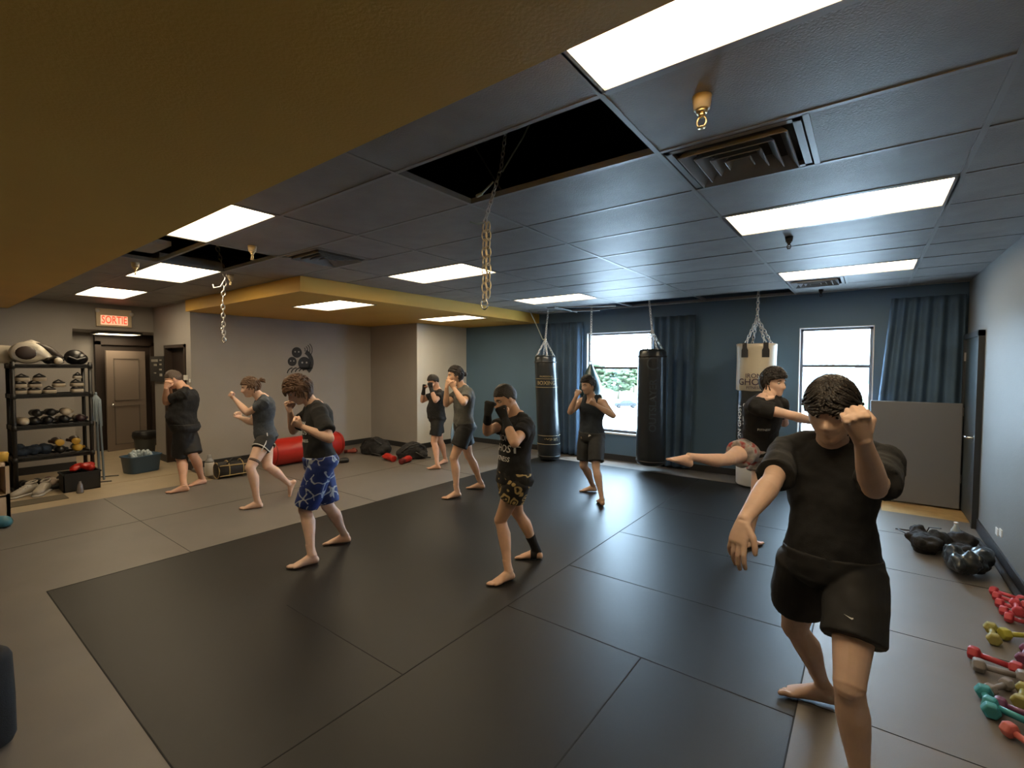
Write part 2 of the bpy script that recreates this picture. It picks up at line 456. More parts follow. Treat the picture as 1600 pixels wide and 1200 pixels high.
# door wall X=-10.42
XD = -10.42
dw = MB()
yo0 = at(113, 520, X=XD).y
dw.box((XD - 0.12, -2.2, -0.1), (XD, yo0, 3.6)); dw.box((XD - 0.12, yo0, 2.27), (XD, 2.96, 3.6))
struct(dw.build('wall_left', M_WALL, smooth=False))
# corridor beyond
cw = MB()
cw.box((-12.4, yo0 - 0.9, -0.1), (-12.28, 3.9, 2.9)); cw.box((-12.4, yo0 - 1.0, -0.1), (XD - 0.12, yo0 - 0.9, 2.9))
cw.box((-12.4, 3.9, -0.1), (-8.85, 4.0, 2.9)); cw.box((-8.9, 3.1, -0.1), (-8.85, 3.9, 2.9))
struct(cw.build('wall_corridor', M_WALL, smooth=False))
boxo('ceiling', (-12.4, yo0 - 1.0, 2.31), (XD - 0.12, 4.0, 2.45), M_WALL)
boxo('ceiling', (XD-.12, 3.1, 2.31), (-8.85, 4.0, 2.45), M_WALL)
boxo('floor', (-12.4, yo0 - 1.0, -0.05), (-8.7, 4.0, -0.04), M_TILEF)
# window wall with two openings
W1 = (-4.18, -2.93, 0.49, 2.29)
W2 = (-0.79, 0.06, 0.62, 2.23)
ww = MB()
xs = [-7.3, W1[0], W1[1], W2[0], W2[1], 1.1]
ww.box((xs[0], YW, -0.1), (xs[1], YW + 0.2, 3.6)); ww.box((xs[2], YW, -0.1), (xs[3], YW + 0.2, 3.6)); ww.box((xs[4], YW, -0.1), (xs[5], YW + 0.2, 3.6))
for W in (W1, W2):
    ww.box((W[0], YW, -0.1), (W[1], YW + 0.2, W[2])); ww.box((W[0], YW, W[3]), (W[1], YW + 0.2, 3.6))
struct(ww.build('wall_window', M_NAVY_HAZE, smooth=False))
boxo('ceiling', (-12.4, -2.35, 3.55), (1.1, 8.05, 3.65), M_PLEN)
# baseboards
bb = MB(); bb.box((-8.70, 2.97, 0.0), (-8.685, 6.39, 0.10)); bb.box((-8.69, 6.385, 0), (-7.22, 6.40, 0.10)); bb.box((-7.2, 6.385, 0), (-7.185, 7.84, 0.10))
bb.box((-8.9, 2.945, -0.045), (-8.70, 2.96, 0.10)); bb.box((XD, 2.945, -0.045), (x0c, 2.96, 0.08)); bb.box((XD, -2.2, -0.045), (XD + 0.015, yo0, 0.08))
struct(bb.build('baseboard_left', M_TRIM, smooth=False))
boxo('baseboard_right', (XR - 0.015, -2.2, 0.0), (XR, 6.75, 0.11), M_TRIM)
boxo('baseboard_window', (-7.19, YW - 0.015, 0.0), (0.2, YW, 0.10), M_TRIM)

# yellow bulkheads
boxo('ceiling', (XD, -2.2, ZS), (XR, 1.14, CE + 0.12), M_YEL)
SX, SY = -5.24, 2.90
L_S1 = (-6.75, -5.53, 3.58, 4.19); L_S2 = (-6.62, -5.42, 5.88, 6.49)
yb = MB()
# underside with two lamp cut-outs
ycut = [SY, L_S1[2], L_S1[3], L_S2[2], L_S2[3], YW]
for i in range(5):
    ya, yb_ = ycut[i], ycut[i + 1]
    L = L_S1 if i == 1 else (L_S2 if i == 3 else None)
    if L:
        yb.box((-8.70, ya, ZS), (L[0], yb_, ZS + 0.06)); yb.box((L[1], ya, ZS), (SX, yb_, ZS + 0.06))
    else: yb.box((-8.70, ya, ZS), (SX, yb_, ZS + 0.06))
yb.box((-8.70, SY, ZS + 0.06), (SX, SY + 0.06, CE + 0.12)); yb.box((SX - 0.06, SY + .06, ZS + 0.06), (SX, YW, CE + 0.12))
struct(yb.build('ceiling', M_YEL, smooth=False))

# suspended ceiling: tiles sag a little in their grid
GX = [-0.84 + 1.22 * i for i in range(-8, 2)] + [XR]
GY = [1.68 + 0.61 * j for j in range(-1, 11)] + [YW]
lamps = [(0, -1), (0, 3), (0, 7), (-3, -1), (-3, 3), (-3, 7), (-5, 0), (-7, 0)]
holes = [(-1, 0), (-4, 0), (-4, -1)] + [(i, 9) for i in (-3, -2, -1)]
vents = [(0, 1), (-3, 1), (0, 8)]
tl = MB(); bars = MB(); barw = MB()
for a in range(len(GX) - 1):
    for b in range(len(GY) - 1):
        i, j = a - 8, b - 1
        X0, X1, Y0, Y1 = GX[a], GX[a + 1], GY[b], GY[b + 1]
        if X0 < -9.5: X0 = max(X0, XD)
        if (i, j) in lamps or (i, j) in holes: continue
        if X1 < SX + .01 and Y0 > SY: continue
        if X0 < SX < X1 and Y0 > SY - 0.1: X0 = SX
        if (i, j) in vents: X0 = X0 + 0.61
        nx, ny = 6, 5
        sag = random.uniform(0.001, 0.004); tx, ty = random.uniform(-.0015, .0015), random.uniform(-.002, .002)
        vs, fs = [], []
        for q in range(ny + 1):
            for p in range(nx + 1):
                u, w = p / nx, q / ny
                z = CE + 0.001 - sag * (sin(pi * u) ** 0.6 * 0.3 + 0.7) * sin(pi * w) + tx * (u - .5) + ty * (w - .5)
                vs.append((X0 + (X1 - X0) * u, Y0 + (Y1 - Y0) * w, z))
        for q in range(ny):
            for p in range(nx):
                k = q * (nx + 1) + p
                fs.append((k, k + nx + 1, k + nx + 2, k + 1))
        nv = len(vs)
        tl.add(vs, fs)
        tl.box((X0, Y0, CE + 0.012), (X1, Y1, CE + 0.03))
struct(tl.build('ceiling', M_TILE))
for X in GX[:-1]:
    if X < XD: continue
    y1 = YW if X > SX else SY
    bars.box((X - 0.012, 1.14, CE - 0.004), (X + 0.012, y1, CE + 0.03))
for a in range(len(GX) - 1):
    for Y in GY[1:-1]:
        X0, X1 = max(GX[a], XD), GX[a + 1]
        if Y > SY and X1 < SX + 0.01: continue
        if Y > SY and X0 < SX: X0 = SX
        bars.box((X0 + 0.012, Y - 0.012, CE - 0.003), (X1 - 0.012, Y + 0.012, CE + 0.03))
for X in (-0.23, -3.89):
    for j in ((1, 8) if X > -1 else (1,)):
        bars.box((X - 0.012, 1.68 + .61 * j, CE - 0.003), (X + 0.012, 2.29 + .61 * j, CE + 0.02))
struct(bars.build('trim_2', M_BAR, smooth=False))
barw.box((-5.2, YW - 0.07, CE - 0.006), (XR, YW, CE + 0.02)); 
struct(barw.build('trim_3', M_BARW, smooth=False))
# torn grid pieces hanging by the far open bays
tg = MB()
for (x, y, x2, y2, z1, z2) in ((-4.5, 7.0, -3.3, 7.15, 2.70, 2.66), (-4.9, 7.3, -3.7, 7.4, 2.68, 2.64), (-4.3, 6.9, -4.2, 7.5, 2.69, 2.65)):
    tg.tube([(x, y, z1), (x2, y2, z2)], 0.012, 6)
tag(tg.build('ceiling_grid_rail', M_BAR), 'loose grey ceiling grid rails hanging by the open bays above the window side bags', 'rail')

# ceiling lights
def ceiling_light(X0, X1, Y0, Y1, z, label, group='recessed ceiling light panels'):
    c = V(((X0 + X1) / 2, (Y0 + Y1) / 2, z))
    r = empty('ceiling_light', c, label, 'ceiling light', group)
    w, h = (X1 - X0) / 2 - 0.014, (Y1 - Y0) / 2 - 0.014
    f = MB()
    for s_ in (-1, 1):
        f.box((-w, s_ * h - 0.012, -0.004), (w, s_ * h + 0.012, 0.03)); f.box((s_ * w - 0.012, -h, -0.004), (s_ * w + 0.012, h, 0.03))
    f.box((-w, -h, 0.03), (w, h, 0.10))
    f.build('frame', M_BAR, r, smooth=False)
    d = MB().box((-w + 0.012, -h + 0.012, 0.006), (w - 0.012, h - 0.012, 0.014))
    d.build('diffuser', M_LAMP, r, smooth=False)
    return r
LL = {(0, -1): 'large glowing ceiling panel nearest the camera, cut by the top edge of the view',
      (0, 3): 'long glowing ceiling panel on the right beyond the square air vent',
      (0, 7): 'glowing ceiling panel on the right closest to the window wall',
      (-3, -1): 'glowing ceiling panel on the left touching the near yellow bulkhead',
      (-3, 3): 'glowing ceiling panel behind the hanging gold chain',
      (-3, 7): 'glowing ceiling panel above the black heavy bag by the window wall',
      (-5, 0): 'glowing ceiling panel on the left between two others, beside the open bay',
      (-7, 0): 'glowing ceiling panel on the far left in front of the red exit sign'}
for (i, j), lb in LL.items():
    X0, Y0 = -0.84 + 1.22 * i, 1.68 + 0.61 * j
    ceiling_light(X0, X0 + 1.22, Y0, Y0 + 0.61, CE, lb)
ceiling_light(*L_S1, ZS, 'glowing panel under the far yellow bulkhead, nearer to its corner', 'light panels under the yellow bulkhead')
ceiling_light(*L_S2, ZS, 'glowing panel under the far yellow bulkhead, above the pale wall strip', 'light panels under the yellow bulkhead')
ceiling_light(-11.95, -11.35, 2.38, 3.05, 2.265, 'glowing light in the corridor beyond the doorway', 'corridor light')

# air vents: stepped square louvres
def vent(X0, Y0, label):
    r = empty('air_vent', (X0 + .305, Y0 + .305, CE), label, 'air vent', 'square ceiling air vents')
    f = MB()
    for k, (h, z0, z1, wd) in enumerate(((0.285, -0.004, 0.02, 0.03),)):
        for s_ in (-1, 1):
            f.box((-h, s_ * (h - wd / 2) - wd / 2, z0), (h, s_ * (h - wd / 2) + wd / 2, z1)); f.box((s_ * (h - wd / 2) - wd / 2, -h, z0), (s_ * (h - wd / 2) + wd / 2, h, z1))
    f.build('frame', M_BAR, r, smooth=False)
    for k, h in enumerate((0.235, 0.175, 0.115, 0.06)):
        lo = MB()
        vs = []
        for hh, z in ((h, -0.022), (h - 0.045, 0.035), (h - 0.049, 0.035), (h - 0.004, -0.025)):
            vs += [(-hh, -hh, z), (hh, -hh, z), (hh, hh, z), (-hh, hh, z)]
        fs = []
        for q in range(4):
            q2 = (q + 1) % 4
            for e in range(4):
                e2 = (e + 1) % 4
                fs.append((q * 4 + e, q * 4 + e2, q2 * 4 + e2, q2 * 4 + e))
        lo.add(vs, fs)
        lo.build('louvre', M_BAR, r, smooth=False)
    MB().box((-0.28, -0.28, 0.06), (0.28, 0.28, 0.07)).build('duct_plate', M_PLEN, r, smooth=False)
    return r
vent(-0.84, 2.29, 'large square stepped air vent on the ceiling beside the near sprinkler')
vent(-4.50, 2.29, 'dark square air vent on the ceiling between chain and yellow bulkhead')
vent(-0.84, 1.68 + .61 * 8, 'square air vent on the ceiling against the far right light panel')

# sprinklers
def sprinkler(p, label, small=False, z=CE):
    p = V(p)
    r = empty('sprinkler', (p.x, p.y, z), label, 'sprinkler', 'ceiling sprinklers')
    m = M_BLKP if small else mat('cream_plastic', (0.62, 0.52, 0.36), 0.4)
    mm = M_BLKP if small else M_BRASS
    k = 0.8 if small else 1
    MB().cyl((0, 0, 0), 0.036 * k, 0.030 * k, -0.001, -0.05 * k).build('escutcheon', m, r)
    h = MB().cyl((0, 0, 0), 0.022 * k, 0.02 * k, -0.05 * k, -0.065 * k)
    h.cyl((0, 0, 0), 0.013 * k, 0.012 * k, -0.06 * k, -0.08 * k)
    h.torus((0, 0, -0.097 * k), 0.017 * k, 0.004 * k, axis=(0, 1, 0), sx=1.2)
    h.cyl((0, 0, 0), 0.016 * k, 0.013 * k, -0.117 * k, -0.122 * k)
    h.build('head', mm, r)
sprinkler(at(1097, 150, z=CE), 'cream and brass sprinkler head nearest the camera')
sprinkler(at(394, 384, z=CE), 'cream sprinkler head beside the open bay on the left')
sprinkler(at(1233, 370, z=CE), 'small dark sprinkler between the two right hand light panels', True)
sprinkler(at(1283, 452, z=CE), 'small dark sprinkler near the window wall below the far vent', True)
sprinkler(V((-5.95, 1.55, CE)), 'small pale sprinkler left of two by the left open bay', False)
sprinkler(V((-5.84, 2.40, CE)), 'small pale sprinkler right of two by the left open bay', False)

# chains, links with thickness
def chain(pts, m, r, link=0.034, wire=0.0035):
    cb = MB()
    for a, b in zip(pts[:-1], pts[1:]):
        a, b = V(a), V(b)
        n = max(1, int((b - a).length / (link * 0.78)))
        d = (b - a).normalized()
        s1 = d.cross(V((0.3, 1, 0.1))).normalized(); s2 = d.cross(s1)
        for k in range(n):
            c = a + (b - a) * ((k + 0.5) / n)
            cb.torus(c, link * 0.30, wire, axis=(s1 if k % 2 else s2), n=12, k=6, sx=1.75, ref=d)
    return cb

def hanging_chain(px, z_b, label, hook_px=None, mt=M_METAL, mb_=None):
    """px: emerge pixel at ceiling; bottom pixel column"""
    pt = at(*px, z=CE)
    top = V((pt.x + .12, pt.y - 0.1, 3.54))
    return pt, top
pt = at(772, 298, z=CE)
dist = (pt - CAM).dot(fw)
def on_depth(x, y, dep):
    v = fw * F_PX + rt * (x - 800) + up * (600 - y)
    return CAM + v * (dep / F_PX)
r = empty('hanging_chain', on_depth(757, 478, dist), 'long steel and gold chain hanging from the large open ceiling bay', 'chain', 'chains hanging from ceiling bays')
o = r.location
kn = on_depth(757, 348, dist)
chain([V((pt.x + .25, pt.y - .1, 3.5)), on_depth(783, 262, dist), kn], M_METAL, r, 0.036).build('upper_chain', M_METAL, r, org=o)
kb = on_depth(757, 470, dist)
chain([kn, kb], M_BRASS, r, 0.06, 0.004).build('lower_chain', M_BRASS, r, org=o, label='gold coloured lower length of chain')
chain([kn + rt * .022, kb + rt * .022 + V((0, 0, .02))], M_BRASS, r, 0.06, 0.004).build('lower_chain', M_BRASS, r, org=o, label='gold coloured lower length of chain')
hk = MB().torus(kb - V((0, 0, 0.02)), 0.018, 0.004, axis=fw, sx=1.7, ref=V((0, 0, 1)))
hk.build('snap_hook', M_CHROME, r, org=o)
wr = MB()
wr.tube([on_depth(785, 268, dist), on_depth(815, 245, dist) + V((0, 0, .1)), V((pt.x + .7, pt.y - .1, 3.45))], 0.006, 8)
wr.tube([on_depth(770, 285, dist), on_depth(752, 303, dist)], 0.006, 8)
wr.tube([kn, on_depth(745, 350, dist), on_depth(735, 347, dist)], 0.005, 8)
wr.tube([on_depth(752, 303, dist), on_depth(746, 306, dist)], 0.011, 8)
wr.build('steel_cable', mat('pale_wire', (0.35, 0.42, 0.38), 0.4, 0.6), r, org=o)
pt2 = at(352, 428, z=CE); d2 = (pt2 - CAM).dot(fw)
r = empty('hanging_chain', on_depth(350, 536, d2), 'short steel chain hanging on the left in front of the bulkhead wall', 'chain', 'chains hanging from ceiling bays')
o = r.location
chain([V((pt2.x, pt2.y - .2, 3.5)), on_depth(352, 432, d2), on_depth(348, 470, d2), on_depth(350, 530, d2)], M_METAL, r, 0.06, 0.006).build('links', M_METAL, r, org=o)
hk = MB().torus(on_depth(350, 531, d2), 0.02, 0.006, axis=fw, sx=1.6, ref=V((0, 0, 1)))
hk.torus(on_depth(347, 516, d2), 0.018, 0.005, axis=rt, sx=1.6, ref=V((0, 0, 1)))
hk.build('snap_hook', M_CHROME, r, org=o)
wr = MB(); wr.tube([on_depth(352, 436, d2), on_depth(345, 448, d2), on_depth(334, 450, d2), on_depth(333, 445, d2)], 0.008, 8)
wr.build('steel_cable', M_METAL, r, org=o)
# thin joists and wires up in the open bays
pj = MB()
for y in (1.4, 2.6, 4.0, 5.6, 7.3): pj.box((-10.4, y - 0.04, 3.3), (0.9, y + 0.04, 3.36))
pj.tube([(-2.0, 1.9, 3.3), (-1.8, 2.27, 2.74)], 0.006, 6); pj.tube([(-1.95, 1.75, 2.78), (-1.75, 2.1, 2.95), (-1.6, 1.9, 3.3)], 0.005, 6)
struct(pj.build('trim_4', mat('dark_steel', (0.05, 0.05, 0.05), 0.5, 0.5), smooth=False))
boxo('trim_5', (-5.6, 1.15, 2.76), (-5.1, 1.6, 2.80), M_WALL)

# windows
M_FRAME = mat('window_frame_grey', (0.10, 0.11, 0.13), 0.4)
glass = bpy.data.materials.new('window_glass'); glass.use_nodes = True
nt = glass.node_tree; nt.nodes.clear()
go = nt.nodes.new('ShaderNodeOutputMaterial'); mx = nt.nodes.new('ShaderNodeMixShader'); tr = nt.nodes.new('ShaderNodeBsdfTransparent'); gl = nt.nodes.new('ShaderNodeBsdfGlossy')
gl.inputs['Roughness'].default_value = 0.02; mx.inputs[0].default_value = 0.06; tr.inputs[0].default_value = (0.96, 0.98, 0.98, 1)
nt.links.new(tr.outputs[0], mx.inputs[1]); nt.links.new(gl.outputs[0], mx.inputs[2]); nt.links.new(mx.outputs[0], go.inputs[0])
def window(n, W, zm, lab):
    r = empty('window_%d' % n, ((W[0] + W[1]) / 2, YW + 0.1, W[2])); r['kind'] = 'structure'
    o = r.location
    f = MB(); t = 0.045
    f.box((W[0], YW + 0.06, W[2]), (W[0] + t, YW + 0.14, W[3])); f.box((W[1] - t, YW + 0.06, W[2]), (W[1], YW + 0.14, W[3]))
    f.box((W[0], YW + 0.06, W[3] - t), (W[1], YW + 0.14, W[3])); f.box((W[0], YW + 0.06, W[2]), (W[1], YW + 0.14, W[2] + t))
    f.box((W[0] + t, YW + 0.07, zm - 0.02), (W[1] - t, YW + 0.13, zm + 0.02))
    f.build('frame', M_FRAME, r, org=o, smooth=False)
    MB().box((W[0] - 0.01, YW - 0.03, W[2] - 0.03), (W[1] + 0.01, YW + 0.06, W[2])).build('sill', M_WHITE, r, org=o, smooth=False)
    for a, b in ((W[2] + t, zm - 0.02), (zm + 0.02, W[3] - t)):
        MB().box((W[0] + t, YW + 0.098, a), (W[1] - t, YW + 0.102, b)).build('pane', glass, r, org=o, smooth=False)
    lin = MB()
    lin.box((W[0] - 0.001, YW, W[2]), (W[0] + 0.012, YW + 0.06, W[3])); lin.box((W[0], YW, W[3] - 0.012), (W[1], YW + 0.06, W[3] + 0.001)); lin.box((W[1] - 0.012, YW, W[2]), (W[1] + 0.001, YW + 0.06, W[3]))
    lin.build('reveal', M_WHITE, r, org=o, smooth=False)
window(1, W1, 1.65, ''); window(2, W2, 1.69, '')

# curtains: wavy cloth with thickness
M_CURT = mat('navy_curtain', (0.06, 0.11, 0.18), 0.8, noise_amt=0.15, noise_scale=3)  # raised together with the wall colour, includes some blue window haze
def curtain(x0t, x1t, x0b, x1b, zt, zb, y, label, nf=7, amp=0.03, swing=0.0):
    nx, nz = nf * 10, 24
    vs, fs = [], []
    for s_ in (0, 1):
        for j in range(nz + 1):
            v = j / nz
            for i in range(nx + 1):
                u = i / nx
                x = (x0t + (x1t - x0t) * u) * (1 - v) + (x0b + (x1b - x0b) * u) * v
                yy = y - amp * (1 + 0.4 * v) * sin(2 * pi * nf * u + 1.3 * sin(4 * u)) - swing * v - 0.012 * s_ + 0.01 * noise.noise(V((u * 6, v * 4, 1)))
                vs.append((x, yy, zt + (zb - zt) * v))
    N = (nx + 1) * (nz + 1)
    for j in range(nz):
        for i in range(nx):
            k = j * (nx + 1) + i
            fs.append((k, k + 1, k + nx + 2, k + nx + 1)); fs.append((N + k, N + k + nx + 1, N + k + nx + 2, N + k + 1))
    for j in range(nz):
        a = j * (nx + 1); b = a + nx
        fs.append((a, a + nx + 1, N + a + nx + 1, N + a)); fs.append((b, N + b, N + b + nx + 1, b + nx + 1))
    for i in range(nx):
        fs.append((i, N + i, N + i + 1, i + 1)); k = nz * (nx + 1) + i
        fs.append((k, k + 1, N + k + 1, N + k))
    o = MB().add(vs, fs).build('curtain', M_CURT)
    return tag(o, label, 'curtain', 'dark curtains on the window wall')
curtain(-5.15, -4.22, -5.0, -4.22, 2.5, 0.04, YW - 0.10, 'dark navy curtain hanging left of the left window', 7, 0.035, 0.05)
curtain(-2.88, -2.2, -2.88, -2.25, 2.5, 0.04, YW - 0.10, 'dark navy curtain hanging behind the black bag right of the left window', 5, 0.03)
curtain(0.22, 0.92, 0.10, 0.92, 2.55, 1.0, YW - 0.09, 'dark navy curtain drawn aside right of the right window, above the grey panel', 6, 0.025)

# grey board leaning under the right curtain
pb = MB(); pb.box((0.04, YW - 0.27, 0.0), (0.905, YW - 0.20, 1.25))
o = pb.build('leaning_mat', mat('grey_board', (0.15, 0.155, 0.17), 0.6, bump=0.1), bevel=0.01, smooth=False)
tag(o, 'tall grey folded mat standing against the window wall by the right door', 'mat')

# right door
def door(name, org, size, m, handle_side, frame_m, axis):
    pass
r = empty('door_1', (XR, 7.25, 0)); struct(r); o = r.location
ya, yb2 = 6.75, 7.72
lf = MB().box((XR - 0.03, ya + 0.06, 0.0), (XR - 0.002, yb2 - 0.06, 2.0)); lf.build('door_leaf', M_DOORR, r, org=o, smooth=False)
ff = MB(); ff.box((XR - 0.05, ya, 0), (XR - 0.001, ya + 0.06, 2.06)); ff.box((XR - 0.05, yb2 - 0.06, 0), (XR - 0.001, yb2, 2.06)); ff.box((XR - 0.05, ya, 2.0), (XR - 0.001, yb2, 2.06))
ff.build('door_frame', mat('dark_door_frame', (0.03, 0.035, 0.04), 0.4), r, org=o, smooth=False)
hh = MB(); hh.cyl((XR - 0.03, ya + 0.15, 0.93), 0.03, 0.03, 0, 0.01, axis=(-1, 0, 0)); hh.tube([(XR - 0.035, ya + 0.15, 0.93), (XR - 0.09, ya + 0.15, 0.93), (XR - 0.095, ya + 0.28, 0.93)], 0.011)
hh.build('door_handle', M_CHROME, r, org=o)
for z in (0.3, 1.1, 1.75): MB().box((XR - 0.045, yb2 - 0.075, z), (XR - 0.028, yb2 - 0.05, z + 0.1)).build('hinge', M_METAL, r, org=o, smooth=False)
# dark doorway frame with a closed dark leaf on the left
r = empty('door_2', (-9.4, 2.96, 0)); struct(r); o = r.location
ff = MB(); ff.box((x0c, 2.94, -0.04), (x0c + 0.05, 3.1, 2.02)); ff.box((x1c - 0.05, 2.94, -0.04), (x1c, 3.1, 2.02)); ff.box((x0c, 2.94, 1.97), (x1c, 3.1, 2.02))
ff.build('door_frame', M_DKWOOD, r, org=o, smooth=False)
MB().box((x0c + 0.05, 3.05, -0.04), (x1c - 0.05, 3.09, 1.97)).build('door_leaf', mat('dark_leaf', (0.03, 0.02, 0.017), 0.5), r, org=o, smooth=False)
# corridor door, standing a little open
r = empty('door_3', (-12.2, 2.9, 0)); struct(r); o = r.location
hy0, hy1 = at(150, 620, X=-12.2).y, at(232, 620, X=-12.2).y + 0.1
ff = MB(); ff.box((-12.28, hy0, -0.04), (-12.16, hy0 + 0.09, 2.15)); ff.box((-12.28, hy1 - 0.05, -0.04), (-12.16, hy1 + .05, 2.15)); ff.box((-12.28, hy0, 2.08), (-12.16, hy1, 2.30))
ff.box((-12.28, hy0 + .05, -0.04), (-12.24, hy1, 2.15))
ff.build('door_frame', M_DKWOOD, r, org=o, smooth=False)
p1 = at(229, 650, X=-12.10); p1.z = -0.04; p0 = at(170, 706, z=-0.04)
dv = (p1 - p0); dv.z = 0; L = dv.length; dv.normalize(); nv = V((-dv.y, dv.x, 0))
Rm = Matrix((( dv.x, nv.x, 0), (dv.y, nv.y, 0), (0, 0, 1)))
def loc(a, b, z): return p0 + dv * a + nv * b + V((0, 0, z))
lf = MB().box((0, 0, 0.0), (L, 0.04, 2.0)); lf.v = [tuple(loc(*q)) for q in lf.v]
lf.build('door_leaf', M_DOOR, r, org=o, smooth=False)
pnl = MB()
for zz in ((0.12, 0.9), (1.0, 1.85)):
    for (a, b, c, d) in ((0.12, L - 0.12, zz[0], zz[0] + 0.015), (0.12, L - 0.12, zz[1] - 0.015, zz[1]), (0.12, 0.135, zz[0], zz[1]), (L - 0.135, L - 0.12, zz[0], zz[1])):
        q = MB().box((a, -0.012, c), (b, 0.0, d)); pnl.add([loc(*w) for w in q.v], q.f)
pnl.build('panel_moulding', mat('door_moulding', (0.17, 0.14, 0.115), 0.4), r, org=o, smooth=False)
hd = MB(); hd.ball(loc(0.07, -0.05, 0.92), 0.03); hd.tube([loc(0.07, 0, 0.92), loc(0.07, -0.05, 0.92)], 0.01); hd.build('door_knob', M_CHROME, r, org=o)

# SORTIE sign
a = at(150, 481, X=XD + 0.06); b = at(206, 512, X=XD + 0.06)
r = empty('exit_sign', (XD + 0.03, (a.y + b.y) / 2, b.z), 'white exit sign with red SORTIE letters above the corridor doorway', 'exit sign')
o = r.location
MB().box((XD + 0.001, a.y, b.z), (XD + 0.06, b.y, a.z)).build('housing', mat('sign_white', (0.75, 0.62, 0.42), 0.5), r, org=o, smooth=False, bevel=0.005)
w_, h_ = b.y - a.y, a.z - b.z
MB().box((XD + 0.06, a.y + 0.12 * w_, b.z + 0.10 * h_), (XD + 0.063, b.y - 0.12 * w_, b.z + 0.62 * h_)).build('lit_panel', mat('sign_panel', (0.5, 0.2, 0.15), 0.5, emit=((1.0, 0.40, 0.22), 0.75)), r, org=o, smooth=False)
vs, fs = text_geo('SORTIE', 1.0)
hx = max(abs(p[0]) for p in vs); hy = max(abs(p[1]) for p in vs)
cy, cz = (a.y + b.y) / 2, b.z + 0.36 * h_
t = MB().add([(XD + 0.065, cy + p[0] / hx * w_ * 0.36, cz + p[1] / hy * h_ * 0.24) for p in vs], fs)
t.build('lettering', mat('sign_red', (0.6, 0.02, 0.01), 0.5, emit=((1.0, 0.05, 0.02), 0.9)), r, org=o, smooth=False)
MB().ball((XD + 0.05, a.y + 0.02, a.z - 0.04), 0.035).build('emergency_lamp', M_WHITE, r, org=o)
MB().ball((XD + 0.05, b.y, a.z - 0.07), 0.035).build('emergency_lamp', M_WHITE, r, org=o)
# poster board beside doorway on the short wall
a = at(236, 557, Y=2.95); b = at(259, 597, Y=2.95)
r = empty('notice_board', ((a.x + b.x) / 2, 2.95, b.z), 'black notice board with small white notices beside the dark doorway', 'notice board')
o = r.location
MB().box((a.x, 2.93, b.z), (b.x, 2.958, a.z)).build('board', M_BLKP, r, org=o, smooth=False)
for (u, v, du, dv_) in ((0.12, 0.78, 0.45, 0.10), (0.30, 0.62, 0.2, 0.08), (0.7, 0.82, 0.14, 0.05), (0.7, 0.65, 0.14, 0.06), (0.68, 0.45, 0.16, 0.06), (0.3, 0.32, 0.14, 0.04), (0.7, 0.22, 0.16, 0.1)):
    q = MB().box((a.x + (b.x - a.x) * u, 2.926, b.z + (a.z - b.z) * v), (a.x + (b.x - a.x) * (u + du), 2.93, b.z + (a.z - b.z) * (v + dv_)))
    q.build('notice', mat('paper', (0.5, 0.48, 0.42), 0.7), r, org=o, smooth=False)
a = at(287, 586, Y=2.94); b = at(292, 594, Y=2.94)
tag(MB().box((a.x, 2.935, b.z), (b.x, 2.958, a.z)).build('light_switch', M_WHITE, smooth=False, bevel=0.003), 'small white wall switch right of the dark doorway frame', 'switch', 'switches by the dark doorway')
a = at(296, 592, Y=2.94); b = at(303, 598, Y=2.94)
tag(MB().box((a.x, 2.93, b.z), (-8.715, 2.958, a.z)).build('light_switch', M_WHITE, smooth=False, bevel=0.003), 'white wall box at the wall corner beside the larger grey wall', 'switch', 'switches by the dark doorway')
for q in ((1556, 832), (1562, 834)):
    a = at(q[0], q[1] - 9, X=XR - 0.005); b = at(q[0] + 3, q[1] + 6, X=XR - 0.005)
    tag(MB().box((XR - 0.008, min(a.y, b.y), b.z), (XR, max(a.y, b.y), a.z)).build('wall_outlet', M_WHITE, smooth=False), 'small pale outlet plate low on the right wall', 'outlet', 'outlet plates on the right wall')

# painted emblem on the grey wall
XLg = -8.698
def disc2(mb, cy, cz, r0, r1=0.0, a0=0, a1=360, n=28):
    vs, fs = [], []
    for i in range(n + 1):
        a = radians(a0 + (a1 - a0) * i / n)
        vs += [(XLg + 0.003, cy + r1 * cos(a), cz + r1 * sin(a)), (XLg + 0.003, cy + r0 * cos(a), cz + r0 * sin(a))]
    for i in range(n): fs.append((2 * i, 2 * i + 1, 2 * i + 3, 2 * i + 2))
    mb.add(vs, fs)
e0 = at(465, 564, X=XLg)
ks = 8.1 / 737 * 1.22
def E(x, y): return e0.y + (x - 465) * ks, e0.z - (y - 564) * ks * 0.86
em = MB()
for (x, y, R_) in ((464, 550, 7.5), (457, 565, 6.5), (475, 568, 9.5)):
    cy_, cz_ = E(x, y); disc2(em, cy_, cz_, R_ * ks, 0)
for k in range(5):
    cy_, cz_ = E(469, 566); disc2(em, cy_, cz_, (15 + k * 2.3 - k) * ks, (13.8 + k * 2.3 - k) * ks, -50, 62, 20)
for k in range(6):
    cy_, cz_ = E(458 + k * 5.5, 585); disc2(em, cy_, cz_, 9 * ks, 7.4 * ks, 95 - k * 4, 175 - k * 6, 12)
for k in range(4):
    cy_, cz_ = E(473 + k, 545); disc2(em, cy_, cz_, (4 + 2.6 * k) * ks, (2.9 + 2.6 * k) * ks, -40, 50, 14)
o = em.build('wall_emblem', mat('emblem_black', (0.018, 0.02, 0.024), 0.6), smooth=False)
o.location = (0.0, 0, 0)
tag(o, 'black painted emblem of three rounded heads and swirls on the grey wall', 'emblem')
XLg += 0.002
